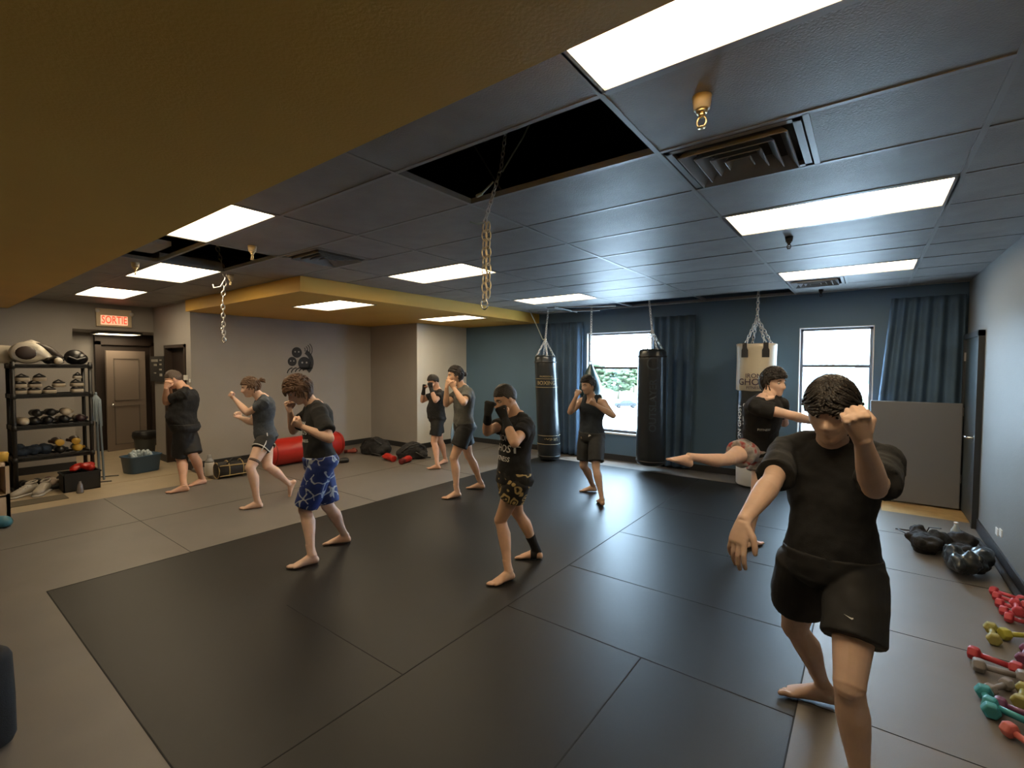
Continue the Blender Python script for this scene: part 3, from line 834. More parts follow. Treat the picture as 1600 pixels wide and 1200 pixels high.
for (x, y, R_) in ((464, 550, 7.5), (457, 565, 6.5), (475, 568, 9.5)):
    em2 = MB()
    for (dx, dy) in ((-0.35, 0.15), (0.35, 0.15)):
        em2 = MB(); cy_, cz_ = E(x + dx * R_, y - dy * R_); disc2(em2, cy_, cz_, 0.15 * R_ * ks, 0, n=12)
        em2.build('eye_spot', M_WALL, o, smooth=False)

# ------------------------------------------------------------------ outside
ZG = -6.4
gr = MB().box((-400, 8.3, ZG - 0.3), (300, 500, ZG)); struct(gr.build('ground', mat('pale_asphalt', (0.55, 0.55, 0.55), 0.9), smooth=False))
def dpt(x, y, dep, z=None): return on_depth(x, y, dep)
g1 = at(800, 622, z=ZG).y; g2 = at(800, 609, z=ZG).y
lw = MB().box((-300, 110, ZG), (250, 165, ZG + 0.01)); tag(lw.build('lawn', mat('grass', (0.055, 0.08, 0.02), 0.9, noise_amt=0.2, noise_scale=0.3), smooth=False), 'strip of sunlit lawn beyond the car park', 'lawn', kind='stuff')
bl = MB()
for k in range(16):
    x = -260 + k * 32 + random.uniform(-8, 8); bl.box((x, 300 + random.uniform(-20, 20), ZG), (x + random.uniform(14, 28), 330, ZG + random.uniform(6, 10)))
tag(bl.build('distant_roofs', mat('haze_grey', (0.10, 0.12, 0.14), 0.9), smooth=False), 'row of pale distant buildings on the horizon beyond the trees', 'buildings', kind='stuff')
M_LEAF = mat('leaf_green', (0.035, 0.05, 0.018), 0.8, noise_amt=0.4, noise_scale=2)
def tree(p, h, w, label):
    r = empty('tree', p, label, 'tree', 'trees beyond the car park')
    MB().tube([(0, 0, 0), (0.2, 0, h * 0.3), (0, 0, h * 0.6)], [0.3, 0.22, 0.1], 8, cap=False).build('trunk', mat('bark', (0.12, 0.09, 0.06), 0.9), r)
    c = MB()
    for k in range(110):
        a, q, zz = random.uniform(0, 2 * pi), random.random() ** 0.5, random.uniform(-1, 1)
        rr = w * 0.5 * q * math.sqrt(max(0.05, 1 - zz * zz * 0.8))
        c.ball((rr * cos(a), rr * sin(a), h * 0.62 + zz * h * 0.34), (w * 0.085, w * 0.085, h * 0.05), n=8)
    cr = c.build('crown', M_LEAF, r)
    dm = cr.modifiers.new('d', 'DISPLACE'); tx = bpy.data.textures.new('leafy', 'CLOUDS'); tx.noise_scale = 0.5; dm.texture = tx; dm.strength = 0.8
    return r
for (x, y, dep, h, w, lb) in ((966, 612, 120, 7.5, 8.5, 'round green tree beyond the parked car'), (924, 613, 135, 9, 10, 'pale tree at the left edge of the left window'), (990, 611, 150, 8, 7, 'small tree right of the round green tree')):
    p = on_depth(x, y, dep); p.z = ZG + .06; tree(p, h, w, lb)
# parked car
pcar = at(977, 637, z=ZG)
r = empty('car', pcar, 'silver grey hatchback parked outside beyond the left window', 'car', rz=radians(33))
bd = MB()
prof = [(-2.2, 0.35), (-2.25, 0.75), (-2.1, 0.95), (-1.3, 1.02), (-0.55, 1.48), (0.9, 1.5), (1.75, 1.05), (2.2, 0.95), (2.25, 0.4)]
vs = []; n = len(prof)
for sx_, k in ((-0.86, 1), (0.86, 1)):
    for (x, z) in prof: vs.append((x, sx_ * (0.82 if z > 1.2 else 1), z))
fs = [tuple(range(n - 1, -1, -1)), tuple(range(n, 2 * n))] + [(i, (i + 1) % n, n + (i + 1) % n, n + i) for i in range(n)]
bd.add(vs, fs); bd.build('body', mat('silver_paint', (0.010, 0.0125, 0.016), 0.5, 0.0), r, bevel=0.08, smooth=False)
gw = MB()
for s_ in (-1, 1):
    gw.add([(-1.15, s_ * 0.875, 1.03), (1.55, s_ * 0.875, 1.06), (0.85, s_ * 0.73, 1.42), (-0.5, s_ * 0.73, 1.40)], [(0, 1, 2, 3)])
gw.build('side_window', mat('car_glass', (0.002, 0.003, 0.004), 0.3), r, smooth=False)
for x in (-1.4, 1.4):
    for s_ in (-0.84, 0.84): 
        wh = MB(); wh.cyl((x, s_, 0.33), 0.33, 0.33, -0.1, 0.1, axis=(0, 1, 0)); wb = wh.build('wheel', mat('tyre', (0.002, 0.002, 0.002), 0.9), r)
        MB().cyl((x, s_ * 1.13, 0.33), 0.2, 0.2, -0.02, 0.02, axis=(0, 1, 0)).build('hub_cap', mat('hub', (0.012, 0.012, 0.012), 0.5), wb)

# ------------------------------------------------------------------ people
def nrm(v): return V(v).normalized()
def lerp(a, b, t): return V(a) * (1 - t) + V(b) * t
def smooth01(x): x = max(0.0, min(1.0, x)); return x * x * (3 - 2 * x)

GAUSS = [  # centre, sigma, push
    ((0.100, 0, -0.032), (0.02, 0.010, 0.015), (0.028, 0, -0.004)),
    ((0.098, 0, -0.008), (0.02, 0.008, 0.020), (0.012, 0, 0)),
    ((0.092, 0.017, -0.040), (0.02, 0.008, 0.008), (0.006, 0.003, 0)),
    ((0.092, -0.017, -0.040), (0.02, 0.008, 0.008), (0.006, -0.003, 0)),
    ((0.090, 0.032, 0.002), (0.03, 0.015, 0.011), (-0.013, 0, 0)),
    ((0.090, -0.032, 0.002), (0.03, 0.015, 0.011), (-0.013, 0, 0)),
    ((0.092, 0.030, 0.022), (0.03, 0.022, 0.008), (0.006, 0, 0)),
    ((0.092, -0.030, 0.022), (0.03, 0.022, 0.008), (0.006, 0, 0)),
    ((0.088, 0, -0.060), (0.03, 0.022, 0.005), (0.008, 0, 0)),
    ((0.087, 0, -0.067), (0.03, 0.024, 0.003), (-0.003, 0, 0)),
    ((0.085, 0, -0.074), (0.03, 0.020, 0.006), (0.008, 0, 0)),
    ((0.078, 0, -0.103), (0.03, 0.022, 0.015), (0.014, 0, -0.002)),
    ((0.068, 0.052, -0.028), (0.03, 0.02, 0.02), (0.004, 0.005, 0)),
    ((0.068, -0.052, -0.028), (0.03, 0.02, 0.02), (0.004, -0.005, 0)),
]


def head_pt(d, feat=True):
    x, y, z = d
    rx = 0.094 if x > 0 else 0.100
    p = V((x * rx, y * 0.076, z * (0.118 if z > 0 else 0.122)))
    if z < 0:
        t = min(1, -p.z / 0.122)
        # fuller jaw: the lower half stays wide longer than a sphere
        wide = (1 - z * z) ** -0.18 if abs(z) < 0.97 else 1.6
        p.y *= wide * (1 - 0.30 * t ** 2)
        if x > 0: p.x = p.x * wide * (1 - 0.10 * t) + 0.02 * t * t
        else: p.x = p.x * (1 - 0.40 * t) + 0.03 * t * t
    if feat:
        q = p.copy()
        for c, s_, a in GAUSS:
            e = ((q.x - c[0]) / s_[0]) ** 2 + ((q.y - c[1]) / s_[1]) ** 2 + ((q.z - c[2]) / s_[2]) ** 2
            if e < 16: p += V(a) * math.exp(-e * 0.5)
    return p


def head_shell(fr, off=None, nu=72, nv=54, feat=True):
    """fr = (origin, fwd, left, up, scale); off(d, p) -> outward offset in metres"""
    o, X, Y, Z, s = fr
    vs, fs = [], []
    for j in range(1, nv):
        th = pi * j / nv
        for i in range(nu):
            ph = 2 * pi * i / nu
            d = V((sin(th) * cos(ph), sin(th) * sin(ph), cos(th)))
            p = head_pt(d, feat)
            if off: p = p + p.normalized() * off(d, p)
            vs.append(o + (X * p.x + Y * p.y + Z * p.z) * s)
    for d in (V((0, 0, 1)), V((0, 0, -1))):
        p = head_pt(d, feat)
        if off: p = p + p.normalized() * off(d, p)
        vs.append(o + (X * p.x + Y * p.y + Z * p.z) * s)
    T, B = len(vs) - 2, len(vs) - 1
    for j in range(nv - 2):
        for i in range(nu):
            i2 = (i + 1) % nu
            fs.append((j * nu + i, (j + 1) * nu + i, (j + 1) * nu + i2, j * nu + i2))
    for i in range(nu):
        i2 = (i + 1) % nu
        fs.append((T, i, i2)); fs.append((B, (nv - 2) * nu + i2, (nv - 2) * nu + i))
    return vs, fs


def hair_off(th=0.015, zf=0.055, zs=0.0, zb=-0.07, rough=0.004, freq=30, top=0.0, fringe=0.0):
    def f(d, p):
        az = math.atan2(abs(p.y), p.x)
        ks = ((0, zf), (0.75, zf - 0.008), (1.15, zs + 0.03), (1.4, zs - 0.01), (1.75, zs - 0.005), (2.2, zb + 0.02), (pi, zb))
        zl = zb
        for (a0, z0), (a1, z1) in zip(ks[:-1], ks[1:]):
            if a0 <= az <= a1:
                t = (az - a0) / (a1 - a0); zl = z0 + (z1 - z0) * t; break
        zl += 0.008 * noise.noise(V((p.y * 60, p.x * 60, 3)))
        m = smooth01((p.z - zl + 0.004) / 0.010)
        n = noise.noise(V((p.x * freq, p.y * freq * 1.6, p.z * freq * 0.6)))
        t = th + top * max(0, d.z) + rough * n + rough * 0.8 * abs(noise.noise(V((p.x * freq * 2.5, p.y * freq * 4, p.z * freq)))) * 2
        if fringe and p.x > 0.03: t += fringe * smooth01(1 - abs(p.z - zf) / 0.05)
        return -0.010 + (t + 0.010) * m
    return f


def hand_geo(mb, Wp, Hp, pn, s, kind, side, fd=None):
    fd = fd or nrm(Hp - Wp)
    d = nrm(Hp - Wp)
    p = pn - d * pn.dot(d); p.normalize()
    a = p.cross(d) * (1 if side == 'L' else -1)
    k = s
    mb.loft([(Wp - fd * 0.05 * k, a, p, 0.022 * k, 0.019 * k), (Wp - fd * 0.018 * k, a, p, 0.0275 * k, 0.020 * k), (Wp + d * 0.008 * k, a, p, 0.030 * k, 0.0195 * k), (Wp + d * 0.03 * k, a, p, 0.035 * k, 0.019 * k),
             (Wp + d * 0.06 * k, a, p, 0.041 * k, 0.017 * k), (Wp + d * 0.084 * k, a, p, 0.041 * k, 0.014 * k), (Wp + d * 0.094 * k, a, p, 0.036 * k, 0.009 * k)], 20)
    lens = ((0.043, 0.026, 0.021), (0.047, 0.030, 0.022), (0.044, 0.027, 0.021), (0.034, 0.021, 0.018))
    for i, off in enumerate((0.030, 0.0105, -0.0095, -0.0285)):
        K = Wp + d * (0.086 - 0.004 * abs(i - 1.2)) * k + a * off * k
        l0, l1, l2 = [q * k for q in lens[i]]
        r = (0.0098, 0.0100, 0.0095, 0.0085)[i] * k
        if kind == 'fist':
            d0, d1, d2_ = nrm(d * 0.25 + p), nrm(-d * 0.95 + p * 0.15), nrm(-d * 0.3 - p * 0.95)
        elif kind == 'half':
            d0, d1, d2_ = nrm(d * 0.8 + p * 0.6), nrm(d * 0.0 + p), nrm(-d * 0.8 + p * 0.5)
        else:
            sp = (0.16, 0.03, -0.08, -0.22)[i]
            d0, d1, d2_ = nrm(d + a * sp + p * (0.12 + 0.05 * i)), nrm(d + a * sp * 0.6 + p * (0.4 + 0.08 * i)), nrm(d + p * (0.75 + 0.1 * i))
        A = K; B = A + d0 * l0; Cc = B + d1 * l1; D = Cc + d2_ * l2
        mb.tube([A - d0 * 0.01 * k, A, B, Cc, D], [r * 1.05, r * 1.08, r, r * 0.92, r * 0.82], 12)
    # thumb leaves the side of the palm near its base
    b = Wp + d * 0.022 * k + a * 0.022 * k
    if kind == 'open':
        pts = [b, b + nrm(a * 0.75 + d * 0.8 + p * 0.3) * 0.040 * k]
        pts.append(pts[-1] + nrm(a * 0.35 + d + p * 0.3) * 0.032 * k); pts.append(pts[-1] + nrm(a * 0.1 + d + p * 0.35) * 0.024 * k)
    else:
        pts = [b, b + nrm(a * 0.65 + d * 0.75 + p * 0.55) * 0.042 * k]
        pts.append(pts[-1] + nrm(-a * 0.1 + d * 0.6 + p * 0.8) * 0.030 * k); pts.append(pts[-1] + nrm(-a + d * 0.15 + p * 0.25) * 0.026 * k)
    mb.tube(pts, [0.0145 * k, 0.0130 * k, 0.0112 * k, 0.0095 * k], 12)
    return a


def foot_geo(mb, An, Kn, e, n, s, side, grow=0.0, toes=True):
    w = n.cross(e)
    o = An - n * 0.085 * s
    st = [(-0.064, .030, .012, .014), (-0.058, .032, .024, .024), (-.045, .036, .031, .033), (-.02, .044, .033, .042), (.012, .050, .034, .048), (.045, .042, .037, .040),
          (.08, .032, .042, .030), (.112, .024, .0465, .0225), (.135, .018, .0455, .0165), (.150, .014, .041, .012)]
    mb.loft([(o + e * x * s + n * (z) * s, w, n, (a + grow) * s, (b + grow) * s) for x, z, a, b in st], 22)
    if toes:
        inn = -1 if side == 'L' else 1
        for k, (off, ln, r) in enumerate(((0.031, 0.048, 0.0135), (0.011, 0.046, 0.0105), (-0.006, 0.040, 0.0098), (-0.021, 0.032, 0.0092), (-0.034, 0.024, 0.0088))):
            b = o + e * (0.138 - 0.004 * k * k * 0.7) * s + w * off * inn * s + n * 0.0155 * s
            mb.tube([b, b + e * ln * 0.6 * s + n * 0.003 * s, b + e * ln * s - n * 0.002 * s], [r * s, r * s * 1.0, r * s * 0.9], 10)
    # ankle and heel cord
    mb.loft([(An + nrm(Kn - An) * 0.09 * s, w, e, 0.033 * s + grow * s, 0.038 * s + grow * s), (An + nrm(Kn - An) * 0.03 * s - e * 0.004 * s, w, e, 0.031 * s + grow * s, 0.038 * s + grow * s), (An - e * 0.008 * s, w, e, 0.034 * s + grow * s, 0.040 * s + grow * s), (An - n * 0.035 * s - e * 0.010 * s, w, e, 0.032 * s + grow * s, 0.042 * s + grow * s)], 18)


def limb(mb, A, B, st, ref, n=20):
    """st: (t, ru, rv, back offset); ref = forward direction for the cross section"""
    d = nrm(B - A)
    v = ref - d * ref.dot(d)
    if v.length < 1e-4: v = V((1, 0, 0)) - d * d.x
    v.normalize(); u = d.cross(v)
    mb.loft([(lerp(A, B, t) + v * of, u, v, ru, rv) for t, ru, rv, of in st], n)


MALE = [(-.16, .08, .075, 0), (-.09, .150, .11, -.006), (.0, .165, .122, -.012), (.12, .160, .114, -.002), (.28, .146, .104, .004), (.42, .142, .100, .002),
        (.6, .156, .110, -.008), (.76, .168, .116, -.014), (.88, .165, .104, -.020), (.96, .130, .082, -.022), (1.02, .085, .066, -.018), (1.08, .060, .058, -.008)]


def add_mods(o, voxel, smooth_it, disp=None):
    r = o.modifiers.new('fuse', 'REMESH'); r.mode = 'VOXEL'; r.voxel_size = voxel; r.use_smooth_shade = True
    s_ = o.modifiers.new('soft', 'SMOOTH'); s_.iterations = smooth_it; s_.factor = 0.5
    if disp:
        for sc, st, dep in disp:
            tx = bpy.data.textures.new('folds', 'CLOUDS'); tx.noise_scale = sc; tx.noise_depth = dep
            d = o.modifiers.new('folds', 'DISPLACE'); d.texture = tx; d.strength = st; d.mid_level = 0.42; d.texture_coords = 'LOCAL'


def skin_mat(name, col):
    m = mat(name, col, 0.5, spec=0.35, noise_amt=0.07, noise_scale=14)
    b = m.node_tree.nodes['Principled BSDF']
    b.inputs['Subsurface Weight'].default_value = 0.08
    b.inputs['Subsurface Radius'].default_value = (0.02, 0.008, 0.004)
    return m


def person(key, label, skin, hair, locks=0, hairc=None, shirt=None, shorts=None, curl=.003, lock_len=1.0, **kw):
    return person_(key, label, skin, hair, hairc, shirt, shorts, locks=locks, curl=curl, lock_len=lock_len, **kw)


def person_(key, label, skin, hair, hairc, shirt, shorts, short_len=0.62, sleeve=0.6, build=1.0, belly=0.0, look=(250, -15), hands=('fist', 'fist'),
           voxel=0.0055, tank=False, bun=None, female=False, limbw=1.0, hem=-0.17, ballfoot=None, shirt_fit=0.018, shorts_fit=0.02, flare=0.018, part_names=('t_shirt', 'shorts'), beard=None, cloth_vox=0.009, locks=0, curl=.003, lock_len=1.0):
    j = {k: V(v) for k, v in J[key].items() if isinstance(v, list)}
    s = J[key]['s']
    base = V(((j['LAn'].x + j['RAn'].x) / 2, (j['LAn'].y + j['RAn'].y) / 2, 0))
    root = empty('person', base, label, 'person', 'martial arts class')
    pel, nk = j['pel'], j['neck']
    spine = nk - pel; U = spine.normalized(); SL = spine.length
    lp, lc = nrm(j['LHip'] - j['RHip']), nrm(j['LSh'] - j['RSh'])
    def frame(t):
        l = nrm(lerp(lp, lc, smooth01(t))); l = nrm(l - U * l.dot(U)); return l, l.cross(U)
    b = build * s
    def torso(mb, inf=0.0, lo=-1, hi=2, n=32, hemflare=0.0, extra=None):
        rings = []
        for t, ru, rv, of in MALE:
            if t < lo - 1e-6 or t > hi + 1e-6: continue
            if female:
                if .2 < t < .5: ru *= .86; rv *= .92
                if t > .8: ru *= .90
                if -.1 < t < .15: ru *= 1.05
            l, f = frame(t)
            bl = belly * math.exp(-((t - .33) / .26) ** 2)
            fe = (0.018 * math.exp(-((t - .68) / .09) ** 2)) if female else 0
            k = 0 if t > .95 else 1
            rings.append((pel + spine * t + f * (of * s + bl * .55 + fe * .5), l, f, ru * b + inf + bl * .35 + hemflare * smooth01((.25 - t) / .4), rv * b + inf * 1.1 + bl * .6 + fe * .5 + hemflare * smooth01((.25 - t) / .4)))
        mb.loft(rings, n)
    # ---- body, one continuous surface
    mb = MB()
    torso(mb)
    L = limbw * s
    foot_fr = {}
    for S_ in 'LR':
        sg = 1 if S_ == 'L' else -1
        sh, el, wr, ha = j[S_ + 'Sh'], j[S_ + 'El'], j[S_ + 'Wr'], j[S_ + 'Ha']
        l, f = frame(.95)
        mb.tube([pel + spine * .93 + l * sg * .06 * s - f * .01, sh + U * .005, lerp(sh, el, .12)], [.058 * L, .060 * L, .056 * L], 18)
        limb(mb, sh, el, [(-.08, .035 * L, .035 * L, 0), (0, .052 * L, .054 * L, 0), (.25, .050 * L, .053 * L, 0), (.55, .045 * L, .047 * L, 0), (.85, .039 * L, .041 * L, 0), (1.0, .038 * L, .040 * L, 0), (1.09, .024 * L, .026 * L, 0)], f)
        mb.ball(el, .040 * L)
        limb(mb, el, wr, [(-.08, .026 * L, .026 * L, 0), (0, .038 * L, .039 * L, 0), (.2, .044 * L, .043 * L, 0), (.45, .040 * L, .038 * L, 0), (.75, .031 * L, .029 * L, 0), (.92, .0270 * L, .0250 * L, 0), (1.0, .0255 * L, .023 * L, 0), (1.04, .020 * L, .018 * L, 0)], f)
        kind = hands[0 if S_ == 'L' else 1]
        pn = (j['head'] - ha) if kind != 'open' else (pel - ha)
        hand_geo(mb, wr, ha, pn, s, kind, S_, nrm(wr - el))
        hp, kn, an, to = j[S_ + 'Hip'], j[S_ + 'Kn'], j[S_ + 'An'], j[S_ + 'To']
        lifted = an.z > .13
        fdir = V((to.x - an.x, to.y - an.y, 0)); fdir.normalize()
        if lifted:
            e = nrm(to - an)
            n_ = nrm((kn - an)) ; n_ = nrm(n_ - e * n_.dot(e)) if abs(n_.dot(e)) < .95 else nrm(V((0, 0, 1)).cross(e).cross(e) * -1)
            if key == 'kicker': e = nrm(nrm(an - kn) * .75 + V((0, 0, .25)) + fdir * .3); n_ = nrm(V((0, 0, 1)) - e * e.z)
        else: e, n_ = fdir, V((0, 0, 1))
        foot_fr[S_] = (an, kn, e, n_)
        kf = fdir if not (key == 'kicker' and S_ == 'R') else V((-.5, -.6, .3)).normalized()
        limb(mb, hp, kn, [(-.12, .06 * L, .06 * L, 0), (-.02, .088 * L, .090 * L, 0), (.15, .090 * L, .094 * L, 0), (.45, .077 * L, .082 * L, .004), (.75, .062 * L, .066 * L, .002), (.92, .054 * L, .058 * L, .004), (1.0, .052 * L, .057 * L, .004), (1.08, .038 * L, .042 * L, 0)], kf, 24)
        mb.ball(lerp(hp, kn, 1.0) + kf * .006, (.050 * L, .050 * L, .054 * L))
        limb(mb, kn, an, [(-.08, .038 * L, .04 * L, 0), (0, .050 * L, .054 * L, 0), (.12, .050 * L, .052 * L, -.006), (.28, .056 * L, .058 * L, -.014), (.45, .050 * L, .051 * L, -.013), (.65, .039 * L, .040 * L, -.008), (.85, .031 * L, .034 * L, -.004), (1.0, .031 * L, .035 * L, -.002)], kf, 22)
        foot_geo(mb, an, kn, e, n_, s, S_)
    for sg, S_ in ((1, 'L'), (-1, 'R')):
        l, f = frame(.98)
        mb.tube([nk + U * .035 * s + l * sg * .03 * s - f * .015, nk - U * .008 * s + l * sg * .09 * s - f * .012, j[S_ + 'Sh'] + U * .012 * s], [.034 * L, .040 * L, .046 * L], 16)
    # neck and head
    hz, hp_ = radians(look[0]), radians(look[1])
    X = V((cos(hz) * cos(hp_), sin(hz) * cos(hp_), sin(hp_)))
    Yl = V((0, 0, 1)).cross(X).normalized(); Z = X.cross(Yl)
    hc = j['head']
    mb.tube([nk - U * .04 * s, lerp(nk, hc - Z * .05 * s - X * .012, .5), hc - Z * .045 * s - X * .012], [.062 * L, .056 * L, .055 * L], 20)
    fr = (hc, X, Yl, Z, s * 1.02)
    vs, fs = head_shell(fr); mb.add(vs, fs)
    for sg in (-1, 1):
        Rm_ = Matrix((X, Yl, Z)).transposed()
        mb.ball(hc + (X * -.004 + Yl * sg * .078 + Z * -.008) * s, (.017 * s, .007 * s, .030 * s), rot=Rm_, n=14)
    body = mb.build('body', skin, root, org=base)
    add_mods(body, voxel, 2)
    # ---- eyes, brows
    eb = mat('eye_dark', (0.02, 0.013, 0.01), 0.2)
    ew = mat('eye_white', (0.5, 0.47, 0.44), 0.3)
    if key == 'kicker': pass
    for sg in (-1, 1):
        c = hc + (X * .0745 + Yl * sg * .032 + Z * .002) * s * 1.02
        e1 = MB().ball(c, .0108 * s, n=14).build('eye', ew, root, org=base)
        MB().ball(c + X * .0058 * s, .0062 * s, n=12).build('iris', eb, e1, org=V((0, 0, 0)) + base)
        bw_ = MB().tube([hc + (X * .090 + Yl * sg * .014 + Z * .022) * s, hc + (X * .0915 + Yl * sg * .032 + Z * .028) * s, hc + (X * .078 + Yl * sg * .050 + Z * .022) * s], [.0035 * s, .0045 * s, .0025 * s], 8)
        bw_.build('eyebrow', hairc, root, org=base)
    # ---- hair
    if hair:
        hm = MB(); vs, fs = head_shell(fr, hair_off(**hair), 120, 90, feat=False); hm.add(vs, fs)
        f_ = hair_off(**hair); rl = random.Random(len(key)); tries = 0; made = 0
        while made < locks and tries < locks * 12:
            tries += 1
            z = rl.uniform(-.7, 1); a = rl.uniform(0, 2 * pi); q_ = math.sqrt(1 - z * z); d_ = V((q_ * cos(a), q_ * sin(a), z))
            p_ = head_pt(d_, False)
            if f_(d_, p_) < hair['th'] * .55: continue
            made += 1
            crown = V((-.045, 0, .115)); pts = []
            ln = rl.uniform(.010, .017) * lock_len; ph = rl.uniform(0, 6)
            cur = p_.copy()
            for q in range(6):
                nn = cur.normalized(); fl = cur - crown; fl = fl - nn * fl.dot(nn)
                if fl.length < 1e-4: fl = V((1, 0, 0))
                fl.normalize()
                w_ = nn.cross(fl)
                base_p = head_pt(nn, False)
                off_ = hair['th'] + .002 + (.003 if q < 4 else -.001) + rl.uniform(-.001, .002)
                lp_ = base_p + nn * off_ + w_ * curl * sin(ph + q * 1.6)
                pts.append(hc + (X * lp_.x + Yl * lp_.y + Z * lp_.z) * s * 1.02)
                if f_(nn, base_p) < hair['th'] * .25 and q > 0:
                    while len(pts) < 6: pts.append(pts[-1] + (pts[-1] - pts[-2]) * .3)
                    break
                cur = base_p + fl * ln
            hm.tube(pts, [.003, .0055, .0062, .0058, .0042, .0012], 6)
        if bun:
            (bx, by, bz), br, kind = bun
            c = hc + (X * bx + Yl * by + Z * bz) * s
            if kind == 'bun':
                hm.ball(c, br); hm.tube([c - X * -.03, c], [.02, .018])
            else:
                hm.tube([c + X * .02, c, c - X * .03 + Z * .02], [.012, .016, .02])
                for q in range(9):
                    a = random.uniform(-1.2, 1.2); d_ = nrm(-X + Z * sin(a) * .9 + Yl * cos(a) * random.uniform(-.5, .5))
                    hm.tube([c - X * .02, c - X * .02 + d_ * br, c - X * .02 + d_ * br * 1.7 + Z * random.uniform(-.02, .01)], [.013, .012, .004], 8)
        hm.build('hair', hairc, root, org=base)
    if beard:
        def bo(d, p):
            m = smooth01((-.035 - p.z) / .01) * smooth01((p.x - .0) / .02)
            return -.01 + .0145 * m
        vs, fs = head_shell(fr, bo, 100, 80, feat=False)
        MB().add(vs, fs).build('beard', hairc, root, org=base)
    # ---- shirt
    sb = MB()
    torso(sb, shirt_fit * s, hem, 1.03 if not tank else .9, hemflare=flare * s * .6)
    for S_ in 'LR':
        sg = 1 if S_ == 'L' else -1
        sh, el = j[S_ + 'Sh'], j[S_ + 'El']
        l, f = frame(.95)
        if not tank:
            g = .013 * s
            sb.tube([pel + spine * .92 + l * sg * .06 * s - f * .01, sh + U * .006, lerp(sh, el, .12)], [.058 * L + g * .6, .058 * L + g * .8, .056 * L + g], 18)
            limb(sb, sh, el, [(-.10, .045 * L, .045 * L, 0), (0, .056 * L + g * .5, .058 * L + g * .5, 0), (.3, .055 * L + g * .7, .057 * L + g * .7, 0), (sleeve, .055 * L + g * 1.2, .057 * L + g * 1.2, 0)], f, 22)
        else:
            q0 = l * sg * .085 * s
            sb.tube([pel + spine * .80 + q0 + f * .085 * s, pel + spine * .93 + q0 + f * .062 * s, nk + q0 + U * .034 * s + f * .018 * s, nk + q0 + U * .034 * s - f * .05 * s, pel + spine * .92 + q0 - f * .100 * s, pel + spine * .78 + q0 - f * .105 * s], [.034 * s] * 6, 14)
    if not tank:
        l, f = frame(1)
        sb.tube([nk - U * .05 * s - f * .01 * s, nk + U * .022 * s - f * .010 * s], [.082 * L, .070 * L], 20, cap=False)
        for sg, S_ in ((1, 'L'), (-1, 'R')):
            sb.tube([nk + U * .012 * s + l * sg * .045 * s - f * .013, nk - U * .006 * s + l * sg * .09 * s - f * .012, j[S_ + 'Sh'] + U * .012 * s], [.042 * L, .050 * L, .056 * L], 16)
    so = sb.build(part_names[0], shirt, root, org=base)
    add_mods(so, cloth_vox, 2, [(0.11, 0.022 * s, 1), (0.045, 0.007, 1)])
    # ---- shorts
    hb = MB()
    l, f = frame(0)
    top = .10
    rings = []
    for t, ru, rv, of in MALE[:4]:
        bl = belly * math.exp(-((t - .33) / .26) ** 2)
        rings.append((pel + spine * t + f * of * s + f * bl * .5, l, f, ru * b + shorts_fit * s * .8 + bl * .3, rv * b + shorts_fit * s * .8 + bl * .5))
    hb.loft(rings, 28)
    for S_ in 'LR':
        hp, kn = j[S_ + 'Hip'], j[S_ + 'Kn']
        kf = foot_fr[S_][2] if not (key == 'kicker' and S_ == 'R') else V((-.5, -.6, .3)).normalized()
        g = shorts_fit * s
        def skr(t):
            ks_ = ((0, .090), (.15, .094), (.45, .082), (.75, .066), (.92, .058), (1.0, .057))
            for (a0, r0), (a1, r1) in zip(ks_[:-1], ks_[1:]):
                if a0 <= t <= a1: return (r0 + (r1 - r0) * (t - a0) / (a1 - a0)) * L
            return .057 * L
        limb(hb, hp, kn, [(-.15, .07 * L, .07 * L, 0), (0, skr(0) + .006 + g * .2, skr(0) + .008 + g * .3, 0), (short_len * .5, skr(short_len * .5) + .006 + g * .45, skr(short_len * .5) + .008 + g * .55, 0), (short_len, skr(short_len) + .006 + g * .85, skr(short_len) + .008 + g * .95, 0), (short_len + .005, skr(short_len) + g * .8, skr(short_len) + g * .9, 0)], kf, 26)
    sh_o = hb.build(part_names[1], shorts, root, org=base)
    add_mods(sh_o, cloth_vox, 1, [(0.09, 0.012 * s, 1)])
    info = dict(root=root, base=base, j=j, s=s, pel=pel, spine=spine, U=U, frame=frame, L=L, foot=foot_fr, fr=fr, shirt=so, shorts=sh_o, body=body, X=X, Y=Yl, Z=Z, b=b)
    return info


def wrap(P, side, m, name='hand_wrap', a=.62, label='black hand wrap'):
    """cloth wrapped round forearm and palm, fingers free"""
    j, s, L = P['j'], P['s'], P['L']
    el, wr, ha = j[side + 'El'], j[side + 'Wr'], j[side + 'Ha']
    d = nrm(ha - wr); pn = P['j']['head'] - ha; p = nrm(pn - d * pn.dot(d)); aa = p.cross(d)
    mb = MB()
    limb(mb, el, wr, [(a, .036 * L, .034 * L, 0), (a + .01, .040 * L, .038 * L, 0), (.85, .035 * L, .031 * L, 0), (1.02, .032 * L, .028 * L, 0), (1.04, .03 * L, .026 * L, 0)], p)
    mb.loft([(wr - d * .01, aa, p, .030 * s, .026 * s), (wr + d * .03 * s, aa, p, .041 * s, .026 * s), (wr + d * .07 * s, aa, p, .047 * s, .025 * s), (wr + d * .094 * s, aa, p, .046 * s, .022 * s), (wr + d * .10 * s, aa, p, .040 * s, .016 * s)], 20)
    mb.tube([wr + d * .088 * s + aa * .03 * s, wr + d * .088 * s - aa * .03 * s], .02 * s)
    mb.tube([wr + d * .088 * s + p * .025 * s + aa * .03 * s, wr + d * .088 * s + p * .025 * s - aa * .03 * s], .018 * s)
    o = mb.build(name, m, P['root'], org=P['base'])
    add_mods(o, .006, 2)
    o['label'] = label
    return o


